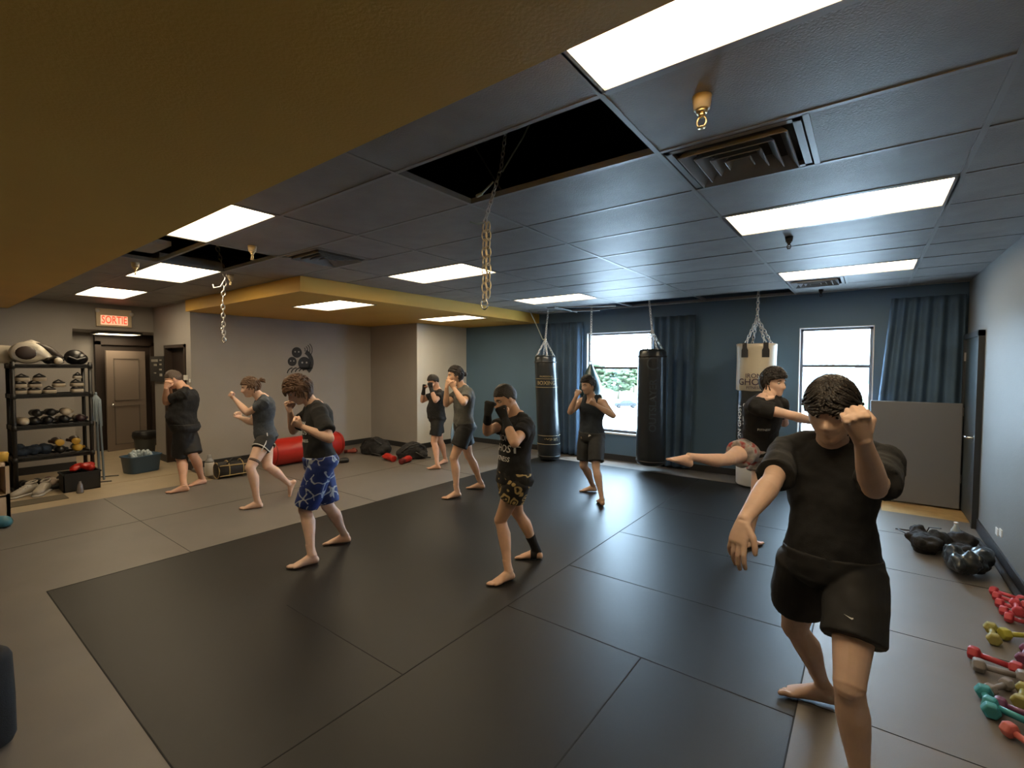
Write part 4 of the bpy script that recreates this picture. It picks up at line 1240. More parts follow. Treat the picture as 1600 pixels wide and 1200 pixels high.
def chest_print(P, lines, t, u, size, m, label, side='front', gap=1.25):
    """lettering laid on the shirt"""
    s = P['s']; l, f = P['frame'](t)
    if side == 'back': f = -f; l = -l
    mb = MB()
    c = P['pel'] + P['spine'] * t + l * u + f * .21 - P['base']
    for k, (tx, sc) in enumerate(lines):
        vs, fs = text_geo(tx, size * sc)
        mb.add([(p[0], p[1] - k * size * gap * .8, 0) for p in vs], fs)
    o = mb.build('shirt_print', m, P['root'], smooth=False, label=label)
    uu = P['U']
    o.matrix_local = Matrix(((l.x, uu.x, f.x, c.x), (l.y, uu.y, f.y, c.y), (l.z, uu.z, f.z, c.z), (0, 0, 0, 1)))
    o.modifiers.new('tri', 'TRIANGULATE')
    q = o.modifiers.new('s', 'SUBSURF'); q.subdivision_type = 'SIMPLE'; q.levels = 1; q.render_levels = 1
    w = o.modifiers.new('wrap', 'SHRINKWRAP'); w.target = P['shirt']; w.wrap_method = 'PROJECT'; w.use_negative_direction = True; w.use_positive_direction = False; w.use_project_z = True; w.project_limit = .3; w.wrap_mode = 'ABOVE_SURFACE'; w.offset = 0.004
    return o


H_BROWN = mat('hair_brown', (0.075, 0.034, 0.015), 0.5, bump=0.5, bump_scale=160)
H_DARK = mat('hair_dark', (0.014, 0.010, 0.008), 0.45, bump=0.5, bump_scale=160)
H_GREY = mat('hair_greying', (0.085, 0.060, 0.045), 0.6, bump=0.4, bump_scale=200)
H_FAIR = mat('hair_fair_brown', (0.12, 0.065, 0.033), 0.5, bump=0.5, bump_scale=160)
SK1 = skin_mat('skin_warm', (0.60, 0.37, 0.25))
SK2 = skin_mat('skin_light', (0.68, 0.45, 0.34))
SK3 = skin_mat('skin_red', (0.62, 0.36, 0.25))
T_BLK = mat('black_tee', (0.010, 0.010, 0.011), 0.9, noise_amt=0.15, noise_scale=10, bump=0.25, bump_scale=400)
T_GRY = mat('grey_tee', (0.095, 0.095, 0.088), 0.9, noise_amt=0.12, noise_scale=60)
T_SLATE = mat('slate_tee', (0.050, 0.060, 0.075), 0.9, noise_amt=0.2, noise_scale=50)
T_NAVY = mat('navy_vest', (0.018, 0.026, 0.036), 0.9)
S_BLK = mat('black_shorts', (0.009, 0.009, 0.010), 0.7)
S_BLUE = pattern_mat('blue_white_shorts', (0.010, 0.028, 0.16), (0.38, 0.42, 0.50), 11, 'cracks', lo=0.03, hi=0.07)
S_GOLD = pattern_mat('black_gold_shorts', (0.010, 0.009, 0.008), (0.42, 0.30, 0.12), 12, 'curls', lo=0.0, hi=0.5)
S_PINK = pattern_mat('pale_pink_shorts', (0.42, 0.38, 0.36), (0.36, 0.07, 0.07), 9, 'noise', lo=0.54, hi=0.6, third=(0.40, (0.15, 0.14, 0.14)))
M_PRINT = mat('white_print', (0.7, 0.7, 0.68), 0.8)

pA = person('grey_hair_left', 'heavy person in black tee and long black shorts, cropped grey hair, by the dark doorway', SK3, dict(th=.004, zf=.045, zs=0, zb=-.06, rough=.002), hairc=H_GREY, shirt=T_BLK, shorts=S_BLK, short_len=.95, build=1.12, belly=.075, limbw=1.10, look=(250, -25), hem=-.20, shorts_fit=.045)
pB = person('woman', 'person with a tied up ponytail in slate tee and short black shorts with white piping', SK2, dict(th=.010, zf=.05, zs=.0, zb=-.06, rough=.002), hairc=H_FAIR, shirt=T_SLATE, shorts=S_BLK, locks=260, curl=.001, short_len=.40, build=1.0, belly=.02, limbw=1.04, look=(243, -12), female=True, bun=((-.105, 0, .055), .03, 'pony'), hem=-.05, shirt_fit=.010, flare=.004, shorts_fit=.010, sleeve=.45)
pC = person('blue', 'person with a brown mop of hair in black tee and blue shorts streaked white', SK2, dict(th=.024, zf=.030, zs=-.015, zb=-.072, rough=.006, freq=26, fringe=.010), hairc=H_BROWN, shirt=T_BLK, shorts=S_BLUE, locks=380, short_len=.92, build=1.0, look=(244, -34), shorts_fit=.040, voxel=.005, sleeve=.75, hem=-.05, limbw=1.02)
pD = person('black_back', 'stocky person in black tee and black shorts with black hand wraps, by the pale wall', SK3, dict(th=.014, zf=.05, zs=.0, zb=-.06), hairc=H_DARK, shirt=T_BLK, shorts=S_BLK, short_len=.68, build=1.12, belly=.045, limbw=1.08, look=(252, -28), shorts_fit=.028, sleeve=.6, hem=-.05)
pE = person('grey', 'person with dark hair in a bun, grey tee and black shorts, fists at the mouth', SK1, dict(th=.008, zf=.055, zs=.0, zb=-.06, rough=.002), hairc=H_DARK, shirt=T_GRY, shorts=S_BLK, locks=260, curl=.001, short_len=.60, build=1.0, look=(232, -6), bun=((-.125, 0, .0), .032, 'bun'), shorts_fit=.035, sleeve=.6, hem=-.09, voxel=.005)
pF = person('gold', 'person with buzzed hair in printed black tee and black and gold trunks', SK1, dict(th=.005, zf=.05, zs=.005, zb=-.06, rough=.002), hairc=H_DARK, shirt=T_BLK, shorts=S_GOLD, short_len=.42, build=1.02, look=(243, -26), shorts_fit=.030, sleeve=.55, hem=-.09, voxel=.005)
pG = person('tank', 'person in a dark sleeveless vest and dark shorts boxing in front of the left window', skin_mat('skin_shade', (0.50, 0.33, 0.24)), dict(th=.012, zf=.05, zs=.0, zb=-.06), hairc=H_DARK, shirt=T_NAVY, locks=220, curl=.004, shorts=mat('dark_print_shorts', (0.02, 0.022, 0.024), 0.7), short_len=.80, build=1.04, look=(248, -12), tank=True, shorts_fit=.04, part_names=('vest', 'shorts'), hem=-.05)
pH = person('kicker', 'person in black tee and pale pink patterned shorts, one leg kicked out sideways', SK2, dict(th=.020, zf=.045, zs=-.005, zb=-.10, rough=.008, freq=30), hairc=H_DARK, shirt=T_BLK, shorts=S_PINK, locks=380, curl=.012, short_len=.52, build=1.04, look=(330, -4), hands=('fist', 'half'), shorts_fit=.04, sleeve=.5, hem=-.05, flare=.03)
pI = person('front', 'person nearest the camera in black tee and shorts, fist at temple, one arm down', skin_mat('skin_front', (0.54, 0.37, 0.28)), dict(th=.017, zf=.020, zs=.005, zb=-.055, rough=.003, freq=30, fringe=.005), hairc=H_DARK, shirt=T_BLK, shorts=S_BLK, locks=700, curl=.0006, lock_len=.5, short_len=.62, build=.96, look=(263, -16), hands=('fist', 'open'), voxel=.0038, shorts_fit=.034, sleeve=.80, hem=-.20, cloth_vox=.007, limbw=1.0)

for S_ in 'LR':
    wrap(pD, S_, M_BLKC); wrap(pF, S_, M_BLKC, a=.55)
chest_print(pC, [('IRON', .6), ('GHOST', .8), ('FITNESS', .5)], .72, .03, .075, M_PRINT, 'white lettering on the chest')
chest_print(pF, [('IRON', .8), ('GHOST', 1.0), ('FITNESS', .62)], .66, .02, .080, M_PRINT, 'white lettering on the chest')
chest_print(pH, [('FITNESS', .35)], .55, -.10, .08, M_PRINT, 'small white lettering')

def limb_band(P, A, B, t0, t1, r0, r1, name, m, label, ref):
    mb = MB(); limb(mb, P['j'][A], P['j'][B], [(t0, r0 * .9, r0 * .9, 0), (t0 + .01, r0, r0, 0), (t1 - .01, r1, r1, 0), (t1, r1 * .9, r1 * .9, 0)], ref, 22)
    return mb.build(name, m, P['root'], org=P['base'], label=label)
# ankle brace
an, kn, e, n_ = pF['foot']['R']
s = pF['s']; mb = MB()
limb(mb, kn, an, [(.60, .043 * s, .046 * s, -.010), (.62, .046 * s, .049 * s, -.010), (.8, .038 * s, .042 * s, -.006), (1.0, .037 * s, .044 * s, -.002), (1.1, .037 * s, .044 * s, 0)], e)
mb.loft([(an - n_ * (.085 - z) * s + e * x * s, n_.cross(e), n_, a * s, b * s) for x, z, a, b in ((-.012, .048, .036, .046), (.0, .05, .039, .050), (.03, .046, .041, .046), (.05, .042, .040, .042))], 20)
o = mb.build('ankle_brace', M_BLKC, pF['root'], org=pF['base'], label='black ankle brace'); add_mods(o, .006, 1)
# thigh tattoo band
o = limb_band(pB, 'LHip', 'LKn', .74, .82, .0665 * pB['L'], .0640 * pB['L'], 'thigh_tattoo', mat('tattoo', (0.12, 0.075, 0.055), 0.6), 'dark tattoo band', V((0, 1, 0)))
# headband on the person with the ponytail
# white piping on the short shorts
pm = MB()
for S_ in 'LR':
    j = pB['j']; hp, kn = j[S_ + 'Hip'], j[S_ + 'Kn']; d = nrm(kn - hp); L = pB['L']
    kf = pB['foot'][S_][2]; v = nrm(kf - d * kf.dot(d)); u = d.cross(v)
    sg = 1 if S_ == 'L' else -1
    R_ = .086 * L + .016
    ring = [lerp(hp, kn, .40 - .05 * abs(cos(2 * pi * k / 32 + 0.5))) + u * R_ * cos(2 * pi * k / 32) + v * (R_ + .003) * sin(2 * pi * k / 32) for k in range(33)]
    pm.tube(ring, .006, 8)
    out = V(pB['frame'](0)[0]) * sg
    pm.tube([lerp(hp, kn, .38) + out * (R_ + .003), lerp(hp, kn, .15) + out * (R_ + .012), hp + out * (R_ - .012) + pB['U'] * .02, hp + out * (R_ - .02) + pB['U'] * .07], .006, 8)
pm.build('white_piping', M_WHITE, pB['root'], org=pB['base'], label='white piping')
# small marks on shorts
def mark(P, side, t, ang, pts, m, name='shorts_logo', sc=1.0, rad=None):
    j = P['j']; hp, kn = j[side + 'Hip'], j[side + 'Kn']; d = nrm(kn - hp)
    c = lerp(hp, kn, t)
    a = radians(ang); n = V((cos(a), sin(a), 0)); n = nrm(n - d * n.dot(d)); tt = n.cross(-d)
    vs = [c + n * .2 + tt * x * sc - d * y * sc for x, y in pts]
    o = MB().add(vs, [tuple(range(len(pts)))]).build(name, m, P['root'], org=P['base'], smooth=False, label='small white logo')
    o.modifiers.new('t', 'TRIANGULATE')
    w = o.modifiers.new('wrap', 'SHRINKWRAP'); w.target = P['shorts']; w.wrap_method = 'NEAREST_SURFACEPOINT'; w.wrap_mode = 'ABOVE_SURFACE'; w.offset = 0.005
swoosh = [(-.036, .004), (-.030, -.008), (-.020, -.011), (-.005, -.007), (.036, .012), (.0, .001), (-.018, -.002), (-.026, -.001), (-.028, .004), (-.026, .012)]
mark(pI, 'L', .50, 262, swoosh, M_PRINT, sc=.8)
mark(pD, 'L', .45, 250, [(-.015, -.015), (.015, -.015), (.02, .015), (0, .03), (-.015, .01)], M_PRINT)
mark(pE, 'L', .40, 240, [(-.012, -.012), (.012, -.012), (.015, .012), (0, .025), (-.012, .01)], mat('faint_print', (0.15, 0.15, 0.15), 0.7))
mark(pG, 'L', .12, 262, [(-.03, -.01), (.03, -.015), (.02, .012), (-.01, .018)], M_PRINT)
mark(pG, 'R', .10, 262, [(-.02, -.01), (.02, -.015), (.015, .012), (-.01, .018)], mat('tan_print', (0.25, 0.18, 0.10), 0.7))

# ------------------------------------------------------------------ punching bags
def cyl_text(mb, s, size, c, R, ang0, z, vertical=False, m=0):
    """wrap lettering on a cylinder about vertical axis through c, centred at angle ang0 and height z"""
    vs, fs = text_geo(s, size)
    out = []
    for x, y, _ in vs:
        if vertical: x, y = -y, x
        a = ang0 + x / R
        out.append((c[0] + (R + .004) * cos(a), c[1] + (R + .004) * sin(a), z + y))
    mb.add(out, fs, m)


def heavy_bag(c, R, zb, zt, label, m, top_px, tilt=(0, 0), strap_m=M_METAL):
    r = empty('heavy_bag', (c[0], c[1], zb), label, 'punching bag', 'punching bags hanging by the window wall')
    h = zt - zb
    X, Y = V((1, 0, 0)), V((0, 1, 0))
    def P(t): return V((tilt[0] * t, tilt[1] * t, h * t))
    prof = [(0, .75), (.008, .9), (.03, 1.0), (.1, 1.02), (.3, 1.0), (.6, .985), (.9, .97), (.975, .96), (.992, .88), (1.0, .7)]
    b = MB().loft([(P(t), X, Y, R * k, R * k) for t, k in prof], 40)
    b.build('bag_body', m, r)
    sb = MB()
    for t in (.03, .93): 
        sb.loft([(P(t), X, Y, R * 1.015, R * 1.015), (P(t + .012), X, Y, R * 1.015, R * 1.015)], 40)
    sb.build('stitched_band', M_BLKP, r)
    apex = P(1) + V((0, 0, .28))
    for k in range(4):
        a = pi / 4 + k * pi / 2
        e = P(1) + V((R * .82 * cos(a), R * .82 * sin(a), -.02))
        chain([apex, e], strap_m, r, .05, .005).build('strap_chain', strap_m, r)
    top = V(top_px) - V((c[0], c[1], zb))
    chain([apex, top], M_METAL, r, .05, .0055).build('support_chain', M_METAL, r)
    MB().torus(apex, .022, .006, axis=(0, 1, 0)).build('swivel_ring', M_CHROME, r)
    return r


M_VINYL = mat('black_vinyl', (0.014, 0.018, 0.022), 0.28, noise_amt=0.15, noise_scale=5, bump=0.1, bump_scale=12)
M_GOLDT = mat('dull_gold_print', (0.30, 0.24, 0.13), 0.5)
r1 = heavy_bag((-4.52, 7.12), .20, 0.02, 1.87, 'black heavy bag with two gold lettered bands hanging left of the left window', M_VINYL, (-4.75, 7.5, 3.3), tilt=(-.10, .0))
tb = MB(); cy = (0.0, 0.0)
vd = math.atan2(-7.12, 4.52)
for (z, n_, cx) in ((1.36, 'BOXING', -.073), (.36, 'BOXING', -.018)):
    q = MB(); cyl_text(q, n_, .092, (cx, 0), .197, vd, z)
    for dz in (-.075, .075): q.torus((cx, 0, z + dz), .203, .004, n=40, k=6)
    q.build('band_lettering', M_GOLDT, r1, smooth=False, label='dull gold lettered band')
q = MB(); cyl_text(q, 'PROFESSIONAL', .035, (-.075, 0), .197, vd, 1.475); q.build('band_lettering', M_GOLDT, r1, smooth=False, label='dull gold lettered band')
tc_ = MB().tube([(-.10, 0, 2.15), (-.14, -.02, 2.13), (-.32, .0, 2.45), (-.5, .02, 2.75)], .008, 8); tc_.build('tether_cord', mat('pale_cord', (0.35, 0.40, 0.36), 0.8), r1)
M_BLUB = mat('blue_black_leather', (0.014, 0.045, 0.062), 0.35)
# teardrop bag
r2 = empty('teardrop_bag', (-3.87, 7.42, 1.08), 'dark blue teardrop punching bag hanging in front of the left window', 'punching bag', 'punching bags hanging by the window wall')
b = MB().loft([((0, 0, z), (1, 0, 0), (0, 1, 0), R, R) for z, R in ((0, .05), (.02, .11), (.07, .165), (.15, .195), (.24, .195), (.34, .165), (.44, .12), (.53, .075), (.60, .042), (.63, .03))], 36)
b.build('bag_body', M_BLUB, r2)
tp = MB(); tp.torus((0, 0, .655), .03, .008, axis=(0, 1, 0)); tp.tube([(-.03, 0, .53), (0, 0, .65), (.03, 0, .53)], .010, 8); tp.build('hanging_loop', M_METAL, r2)
chain([V((0, 0, .68)), V((0, .02, 2.2))], M_METAL, r2, .055, .005).build('support_chain', M_METAL, r2)
# long black bag with vertical lettering
r3 = heavy_bag((-2.73, 7.30), .225, 0.12, 1.95, 'long black heavy bag with faint vertical lettering hanging right of the left window', M_VINYL, (-2.86, 7.3, 3.31))
q = MB(); cyl_text(q, 'OUTSLAYER', .15, (0, 0), .225, math.atan2(-7.3, 2.73) + .12, .95, vertical=True)
q.v = [tuple(p) for p in q.v]
q.build('lettering', mat('faint_grey_print', (0.035, 0.048, 0.06), 0.5), r3, smooth=False, label='faint grey vertical lettering')
q = MB()
az = math.atan2(-7.3, 2.73) + .10
for k in range(24):
    a0, a1 = radians(60 + k * 11), radians(60 + (k + 1) * 11)
    def pp(rr, a): 
        x = rr * cos(a); z = rr * sin(a); aa = az + x / .225; return (.230 * cos(aa), .230 * sin(aa), 1.60 + z)
    q.add([pp(.10, a0), pp(.10, a1), pp(.078, a1), pp(.078, a0)], [(0, 1, 2, 3)])
q.build('emblem', mat('faint_grey_print', (0.035, 0.048, 0.06), 0.5), r3, smooth=False, label='faint grey round emblem')
# white topped bag
c4 = (-1.25, 7.35); R4 = .238
r4 = empty('heavy_bag', (c4[0], c4[1], .005), 'heavy bag with cream top and black lower half printed IRON GHOST FITNESS, right of centre', 'punching bag', 'punching bags hanging by the window wall')
X, Y = V((1, 0, 0)), V((0, 1, 0))
M_CREAM = mat('cream_vinyl', (0.50, 0.44, 0.33), 0.4, noise_amt=0.05, noise_scale=4, bump=0.1, bump_scale=8)
MB().loft([((0, 0, z), X, Y, R4 * k, R4 * k) for z, k in ((0, .7), (.012, .92), (.03, .97), (.3, .98), (.32, .97))], 40).build('bag_base', mat('white_vinyl', (0.6, 0.6, 0.6), 0.4), r4)
MB().loft([((0, 0, z), X, Y, R4 * k, R4 * k) for z, k in ((.31, .98), (.35, 1.0), (.8, .99), (1.36, .97), (1.38, .96))], 40).build('bag_body', M_VINYL, r4)
b = MB().loft([((0, 0, z), X, Y, R4 * k, R4 * k * .96) for z, k in ((1.34, 1.06), (1.345, 1.08), (1.5, 1.07), (1.75, 1.05), (1.93, 1.05), (1.985, 1.08), (1.99, 1.0), (1.96, .9))], 48)
bo = b.build('bag_top', M_CREAM, r4)
tx = bpy.data.textures.new('dents', 'CLOUDS'); tx.noise_scale = .25; dm = bo.modifiers.new('d', 'DISPLACE'); dm.texture = tx; dm.strength = .035
va = math.atan2(-7.35, 1.25)
for k, da in enumerate((-.62, .45, 2.2, 3.4)):
    a = va + da; st_ = MB()
    vs = []
    for (x, z) in ((-.045, 1.80), (.045, 1.80), (.045, 1.90), (.03, 1.93), (.03, 2.0), (-.03, 2.0), (-.03, 1.93), (-.045, 1.90)):
        aa = a + x / R4; vs.append(((R4 * 1.09) * cos(aa), (R4 * 1.06) * sin(aa), z))
    n0 = len(vs); vs += [(x * .96, y * .96, z) for x, y, z in vs]
    st_.add(vs, [tuple(range(n0)), tuple(range(2 * n0 - 1, n0 - 1, -1))] + [(i, i + n0, (i + 1) % n0 + n0, (i + 1) % n0) for i in range(n0)])
    st_.build('strap_patch', M_BLKP, r4, smooth=False)
    chain([V((R4 * .98 * cos(a), R4 * .98 * sin(a), 1.99)), V((0, 0, 2.36))], M_METAL, r4, .06, .006).build('strap_chain', M_METAL, r4)
chain([V((0, 0, 2.36)), V((0, .1, 3.25))], M_METAL, r4, .06, .007).build('support_chain', M_METAL, r4)
M_PURP = mat('dark_purple_print', (0.05, 0.03, 0.06), 0.6)
q = MB(); cyl_text(q, 'IRON', .085, (0, 0), R4 * 1.10, va - .12, 1.545); cyl_text(q, 'GHOST', .125, (0, 0), R4 * 1.10, va - .12, 1.46); cyl_text(q, 'FITNESS', .05, (0, 0), R4 * 1.10, va - .12, 1.385)
q.build('lettering', M_PURP, r4, smooth=False, label='dark purple lettering')
q = MB(); cyl_text(q, 'FITNESS', .19, (0, 0), R4 * 1.0, va - .36, .84, vertical=True); cyl_text(q, 'IRON GHOST', .095, (0, 0), R4 * 1.0, va - .92, .86, vertical=True)
q.build('lettering', M_WHITE, r4, smooth=False, label='white vertical lettering')

# ------------------------------------------------------------------ storage rack and gear on the left
ZF = -0.045
XF = at(20, 775, z=ZF).x; RD = 0.44
yl, yr = at(22, 650, X=XF).y, at(143, 650, X=XF).y
shelf_z = [at(80, py, X=XF).z for py in (761, 711, 663, 615, 569)]
rk = empty('storage_rack', (XF - RD / 2, (yl + yr) / 2, ZF), 'black five tier plastic rack filled with gloves and pads on the left', 'rack')
o = rk.location
for z in shelf_z:
    m_ = MB(); m_.box((XF - RD, yl - .02, z - .035), (XF, yr + .02, z - .028))
    m_.box((XF - RD, yl - .02, z - .05), (XF - RD + .02, yr + .02, z)); m_.box((XF - .02, yl - .02, z - .055), (XF, yr + .02, z - .0))
    m_.box((XF - RD, yl - .02, z - .05), (XF, yl, z)); m_.box((XF - RD, yr, z - .05), (XF, yr + .02, z))
    for k in range(7): y = yl + (yr - yl) * (k + .5) / 7; m_.box((XF - RD, y - .03, z - .03), (XF, y + .03, z - .022))
    m_.build('shelf', M_BLKP, rk, org=o, smooth=False)
for x in (XF - RD + .02, XF - .02):
    for y in (yl, yr):
        p = MB().cyl((x, y, ZF), .024, .022, 0, shelf_z[-1] - ZF + .03, 16)
        for z in shelf_z: p.cyl((x, y, z - .06), .030, .030, 0, .065, 16)
        p.build('post', M_BLKP, rk, org=o)

M_MITT_W = mat('mitt_cream', (0.50, 0.43, 0.33), 0.5, noise_amt=0.1, noise_scale=8)
M_MITT_D = mat('mitt_dark', (0.020, 0.018, 0.018), 0.5)
M_YELG = mat('yellow_glove', (0.55, 0.34, 0.05), 0.4)
M_BLUD = mat('dark_blue_cloth', (0.020, 0.032, 0.055), 0.8, noise_amt=.2)
M_REDV = mat('red_vinyl', (0.42, 0.022, 0.015), 0.3, noise_amt=.06, noise_scale=3)
M_REDD = mat('dark_red', (0.12, 0.01, 0.012), 0.5)
def mitt(p, w, h, m1, m2, label, rz=0, tilt=0.0, group='focus mitts on the rack'):
    """focus mitt lying flat: padded face block, dark back cover, wrist strap"""
    r = empty('focus_mitt', p, label, 'focus mitt', group, rz=rz); r.rotation_euler = (tilt, 0, rz)
    MB().loft([((0, 0, z), (1, 0, 0), (0, 1, 0), w * k, w * .80 * k) for z, k in ((0, .9), (.008, 1.0), (h * .5, 1.03), (h - .008, 1.0), (h, .9))], 24, power=3).build('face_pad', m1, r)
    MB().loft([((0, 0, h - .002 + z), (1, 0, 0), (0, 1, 0), w * k, w * .75 * k) for z, k in ((0, .97), (.012, .97), (.02, .85))], 24, power=3).build('back_cover', m2, r)
    MB().tube([(w * .5, -w * .5, h + .015), (w * .5, 0, h + .045), (w * .5, w * .5, h + .015)], .010, 8).build('strap', m2, r)
    return r
def glove(p, k, m1, m2, label, rz=0, group='boxing gloves on the rack', rx=0):
    r = empty('boxing_glove', p, label, 'boxing glove', group, rz=rz); r.rotation_euler = (rx, 0, rz)
    MB().loft([((x, 0, z), (0, 1, 0), (0, 0, 1), a, b) for x, z, a, b in ((.0, .05, .042, .040), (.04, .05, .048, .045), (.09, .055, .055, .052), (.14, .058, .062, .056), (.19, .056, .060, .054), (.225, .050, .045, .042), (.24, .047, .02, .02))], 20).build('padded_fist', m1, r).scale = (k, k, k)
    MB().tube([(.08, .045, .05), (.12, .075, .055), (.165, .07, .06)], [.022, .024, .019], 12).build('thumb', m1, r).scale = (k, k, k)
    MB().loft([((x, 0, .05), (0, 1, 0), (0, 0, 1), a, a * .95) for x, a in ((-.075, .047), (-.07, .052), (.0, .046), (.012, .045))], 20).build('cuff', m2, r).scale = (k, k, k)
    return r
def on_rack(px, lvl, back=0.05):
    """point on a shelf under pixel column px"""
    q = at(px, 600, X=XF - back); return V((XF - back, q.y, shelf_z[lvl]))
# top: body protector, round pad, black bag
p = at(42, 548, X=XF - .22)
r = empty('belly_pad', (p.x, p.y, shelf_z[4]), 'large cream body protector pad with black oval centre on top of the rack', 'pad'); o = r.location
q = MB(); q.loft([((-.03 + x, 0, .155), (0, 1, 0), (0, 0, 1), a, b) for x, a, b in ((0, .12, .10), (.02, .17, .14), (.07, .18, .15), (.11, .17, .14), (.13, .13, .10))], 32)
q.tube([(.02, .1, .16), (.0, .23, .06), (-.02, .34, .035)], [.10, .055, .03], 14); q.tube([(.02, -.05, .24), (.0, .05, .29), (-.02, .12, .27)], [.05, .045, .03], 14)
body_p = q.build('pad_body', M_WLEA, r); body_p.modifiers.new('r', 'REMESH').voxel_size = .012; body_p.modifiers['r'].mode = 'VOXEL'; body_p.modifiers['r'].use_smooth_shade = True
MB().ball((.10, -.02, .15), (.03, .105, .09)).build('centre_pad', mat('worn_brown_black', (0.05, 0.033, 0.028), 0.5), r)
MB().loft([((x, y, z), (1, 0, 0), (0, .5, .86), .05, hh) for x, y, z, hh in ((.0, .05, .28, .02), (.02, .12, .26, .035), (.02, .22, .20, .045), (.0, .33, .10, .035), (0, .36, .07, .015))], 18).build('side_panel', mat('panel_brown', (0.045, 0.035, 0.03), 0.5), r)
p = at(88, 560, X=XF - .1)
r = glove((XF - .12, p.y - .06, shelf_z[4]), 1.0, M_BLKL, M_BLKL, 'black boxing glove with pale cuff end on top of the rack, beside the body protector', rz=.2)
MB().cyl((.245, 0, .045), .045, .04, -.03, .012, axis=(1, 0, 0)).build('pale_patch', M_WLEA, r)
p = at(117, 556, X=XF - .2)
r = empty('head_guard', (p.x, p.y, shelf_z[4]), 'black padded head guard on the top right of the rack', 'head guard')
q = MB(); q.ball((0, 0, .10), (.11, .12, .11)); q.ball((.02, .05, .08), (.10, .09, .085)); q.build('shell', M_BLKL, r)
MB().tube([(.10, -.08, .10), (.12, 0, .06), (.10, .09, .09)], .018, 10).build('chin_strap', M_BLKP, r)
# level 3: cream mitts in rows
row = [(31, 0, 0, 'lower left'), (53, 0, 0, 'second from left below'), (77, 0, 0, 'third from left below'), (120, 0, 0, 'right below'),
       (31, 1, .0, 'left, second layer'), (54, 1, .05, 'second from left, second layer'), (92, 1, .2, 'centre, tipped over the others'), (120, 1, 0, 'right, second layer'), (35, 2, 0, 'top of the left pile'), (62, 2, .12, 'top of the second pile')]
for px, lay, tl_, ds in row:
    p = on_rack(px, 3, .11 + .02 * (lay % 2)); p.z += .086 * lay
    mitt(p, .086, .052, M_MITT_W, M_MITT_D, 'cream and black focus mitt on the rack, ' + ds, rz=random.uniform(-.1, .1) + pi)
p = on_rack(121, 3, .1); p.z += .20; mitt(p, .06, .04, M_MITT_W, M_MITT_D, 'small pale pad high at the right end of the second tier')
# dark guards on tier three
MRN = mat('maroon_black', (0.03, 0.01, 0.014), 0.4)
g3 = [(30, 0, M_MITT_W, M_MITT_W, 'pale glove at the left end of the third tier'), (50, 0, M_BLKL, M_BLKP, 'black glove left of centre on the third tier, lower'),
      (70, 0, M_BLKL, M_BLKP, 'black glove in the centre of the third tier, lower'), (93, 0, M_BLKL, M_MITT_W, 'black glove with white cuff on the third tier, lower'),
      (119, 0, MRN, M_MITT_W, 'maroon and black glove at the right end of the third tier'), (52, 1, M_BLKL, M_BLKP, 'black glove on top of another on the third tier, left'),
      (75, 1, M_BLKL, M_MITT_D, 'black glove on top of another on the third tier, centre'), (99, 1, M_MITT_W, M_BLKP, 'pale and black glove on top of another on the third tier, right')]
for px, lay, m1, m2, lb in g3:
    p = on_rack(px, 2, .27); p.z += .103 * lay; glove(p, .95, m1, m2, lb, rz=random.uniform(-.08, .08))
# tier four
BRB = mat('brown_black', (0.06, 0.025, 0.012), .4)
for px, lay, m1, m2, lb in ((86, 1, BRB, M_YELG, 'brown and yellow glove left of a pair on the fourth tier'), (112, 1, BRB, M_YELG, 'brown and yellow glove right of a pair on the fourth tier'),
                            (115, 0, M_YELG, M_BLKP, 'yellow glove beneath the pair on the fourth tier'), (88, 0, M_BLKL, M_MITT_W, 'black glove with pale cuff on the fourth tier')):
    p = on_rack(px, 1, .27); p.z += .103 * lay; glove(p, .95, m1, m2, lb, rz=random.uniform(-.08, .08) + (pi if lay else 0)).location.x += (.12 if lay else 0)
def heap(p, size, m, name, label, cat, seed=0, n=9):
    rnd = random.Random(seed)
    q = MB()
    for k in range(n):
        q.ball((rnd.uniform(-.5, .5) * size[0], rnd.uniform(-.5, .5) * size[1], size[2] * rnd.uniform(.22, .5)), (size[0] * rnd.uniform(.2, .36), size[1] * rnd.uniform(.2, .34), size[2] * rnd.uniform(.22, .42)), n=14)
    b = q.build(name, m, None, org=(0, 0, 0)); b.location = p
    b.modifiers.new('r', 'REMESH').mode = 'VOXEL'; b.modifiers['r'].voxel_size = .014; b.modifiers['r'].use_smooth_shade = True
    tx = bpy.data.textures.new('c', 'CLOUDS'); tx.noise_scale = .07; tx.noise_depth = 3; d = b.modifiers.new('d', 'DISPLACE'); d.texture = tx; d.strength = .06
    return tag(b, label, cat)
heap(on_rack(48, 1, .22) + V((0, 0, .012)), (.20, .28, .17), M_BLUD, 'folded_jacket', 'dark blue crumpled jacket on the left of the fourth tier', 'clothing', 3)
# bottom tier
for px, lay, m1, m2, lb in ((116, 1, M_MITT_W, M_MITT_D, 'white glove at the right of the bottom tier, upper'), (116, 0, M_MITT_W, M_MITT_D, 'white glove at the right of the bottom tier, lower'),
                            (32, 0, M_BLKL, M_BLKP, 'black glove at the left of the bottom tier'), (54, 0, M_BLKL, M_BLKP, 'black glove second from left on the bottom tier'),
                            (92, 0, M_BLKL, M_BLKP, 'black glove beside the white pair on the bottom tier'), (72, 0, mat('white_glove', (0.62, 0.5, 0.42), .4), M_REDD, 'white glove with dark red cuff on the bottom tier')):
    p = on_rack(px, 0, .27); p.z += .103 * lay; glove(p, .95, m1, m2, lb, rz=random.uniform(-.08, .08))
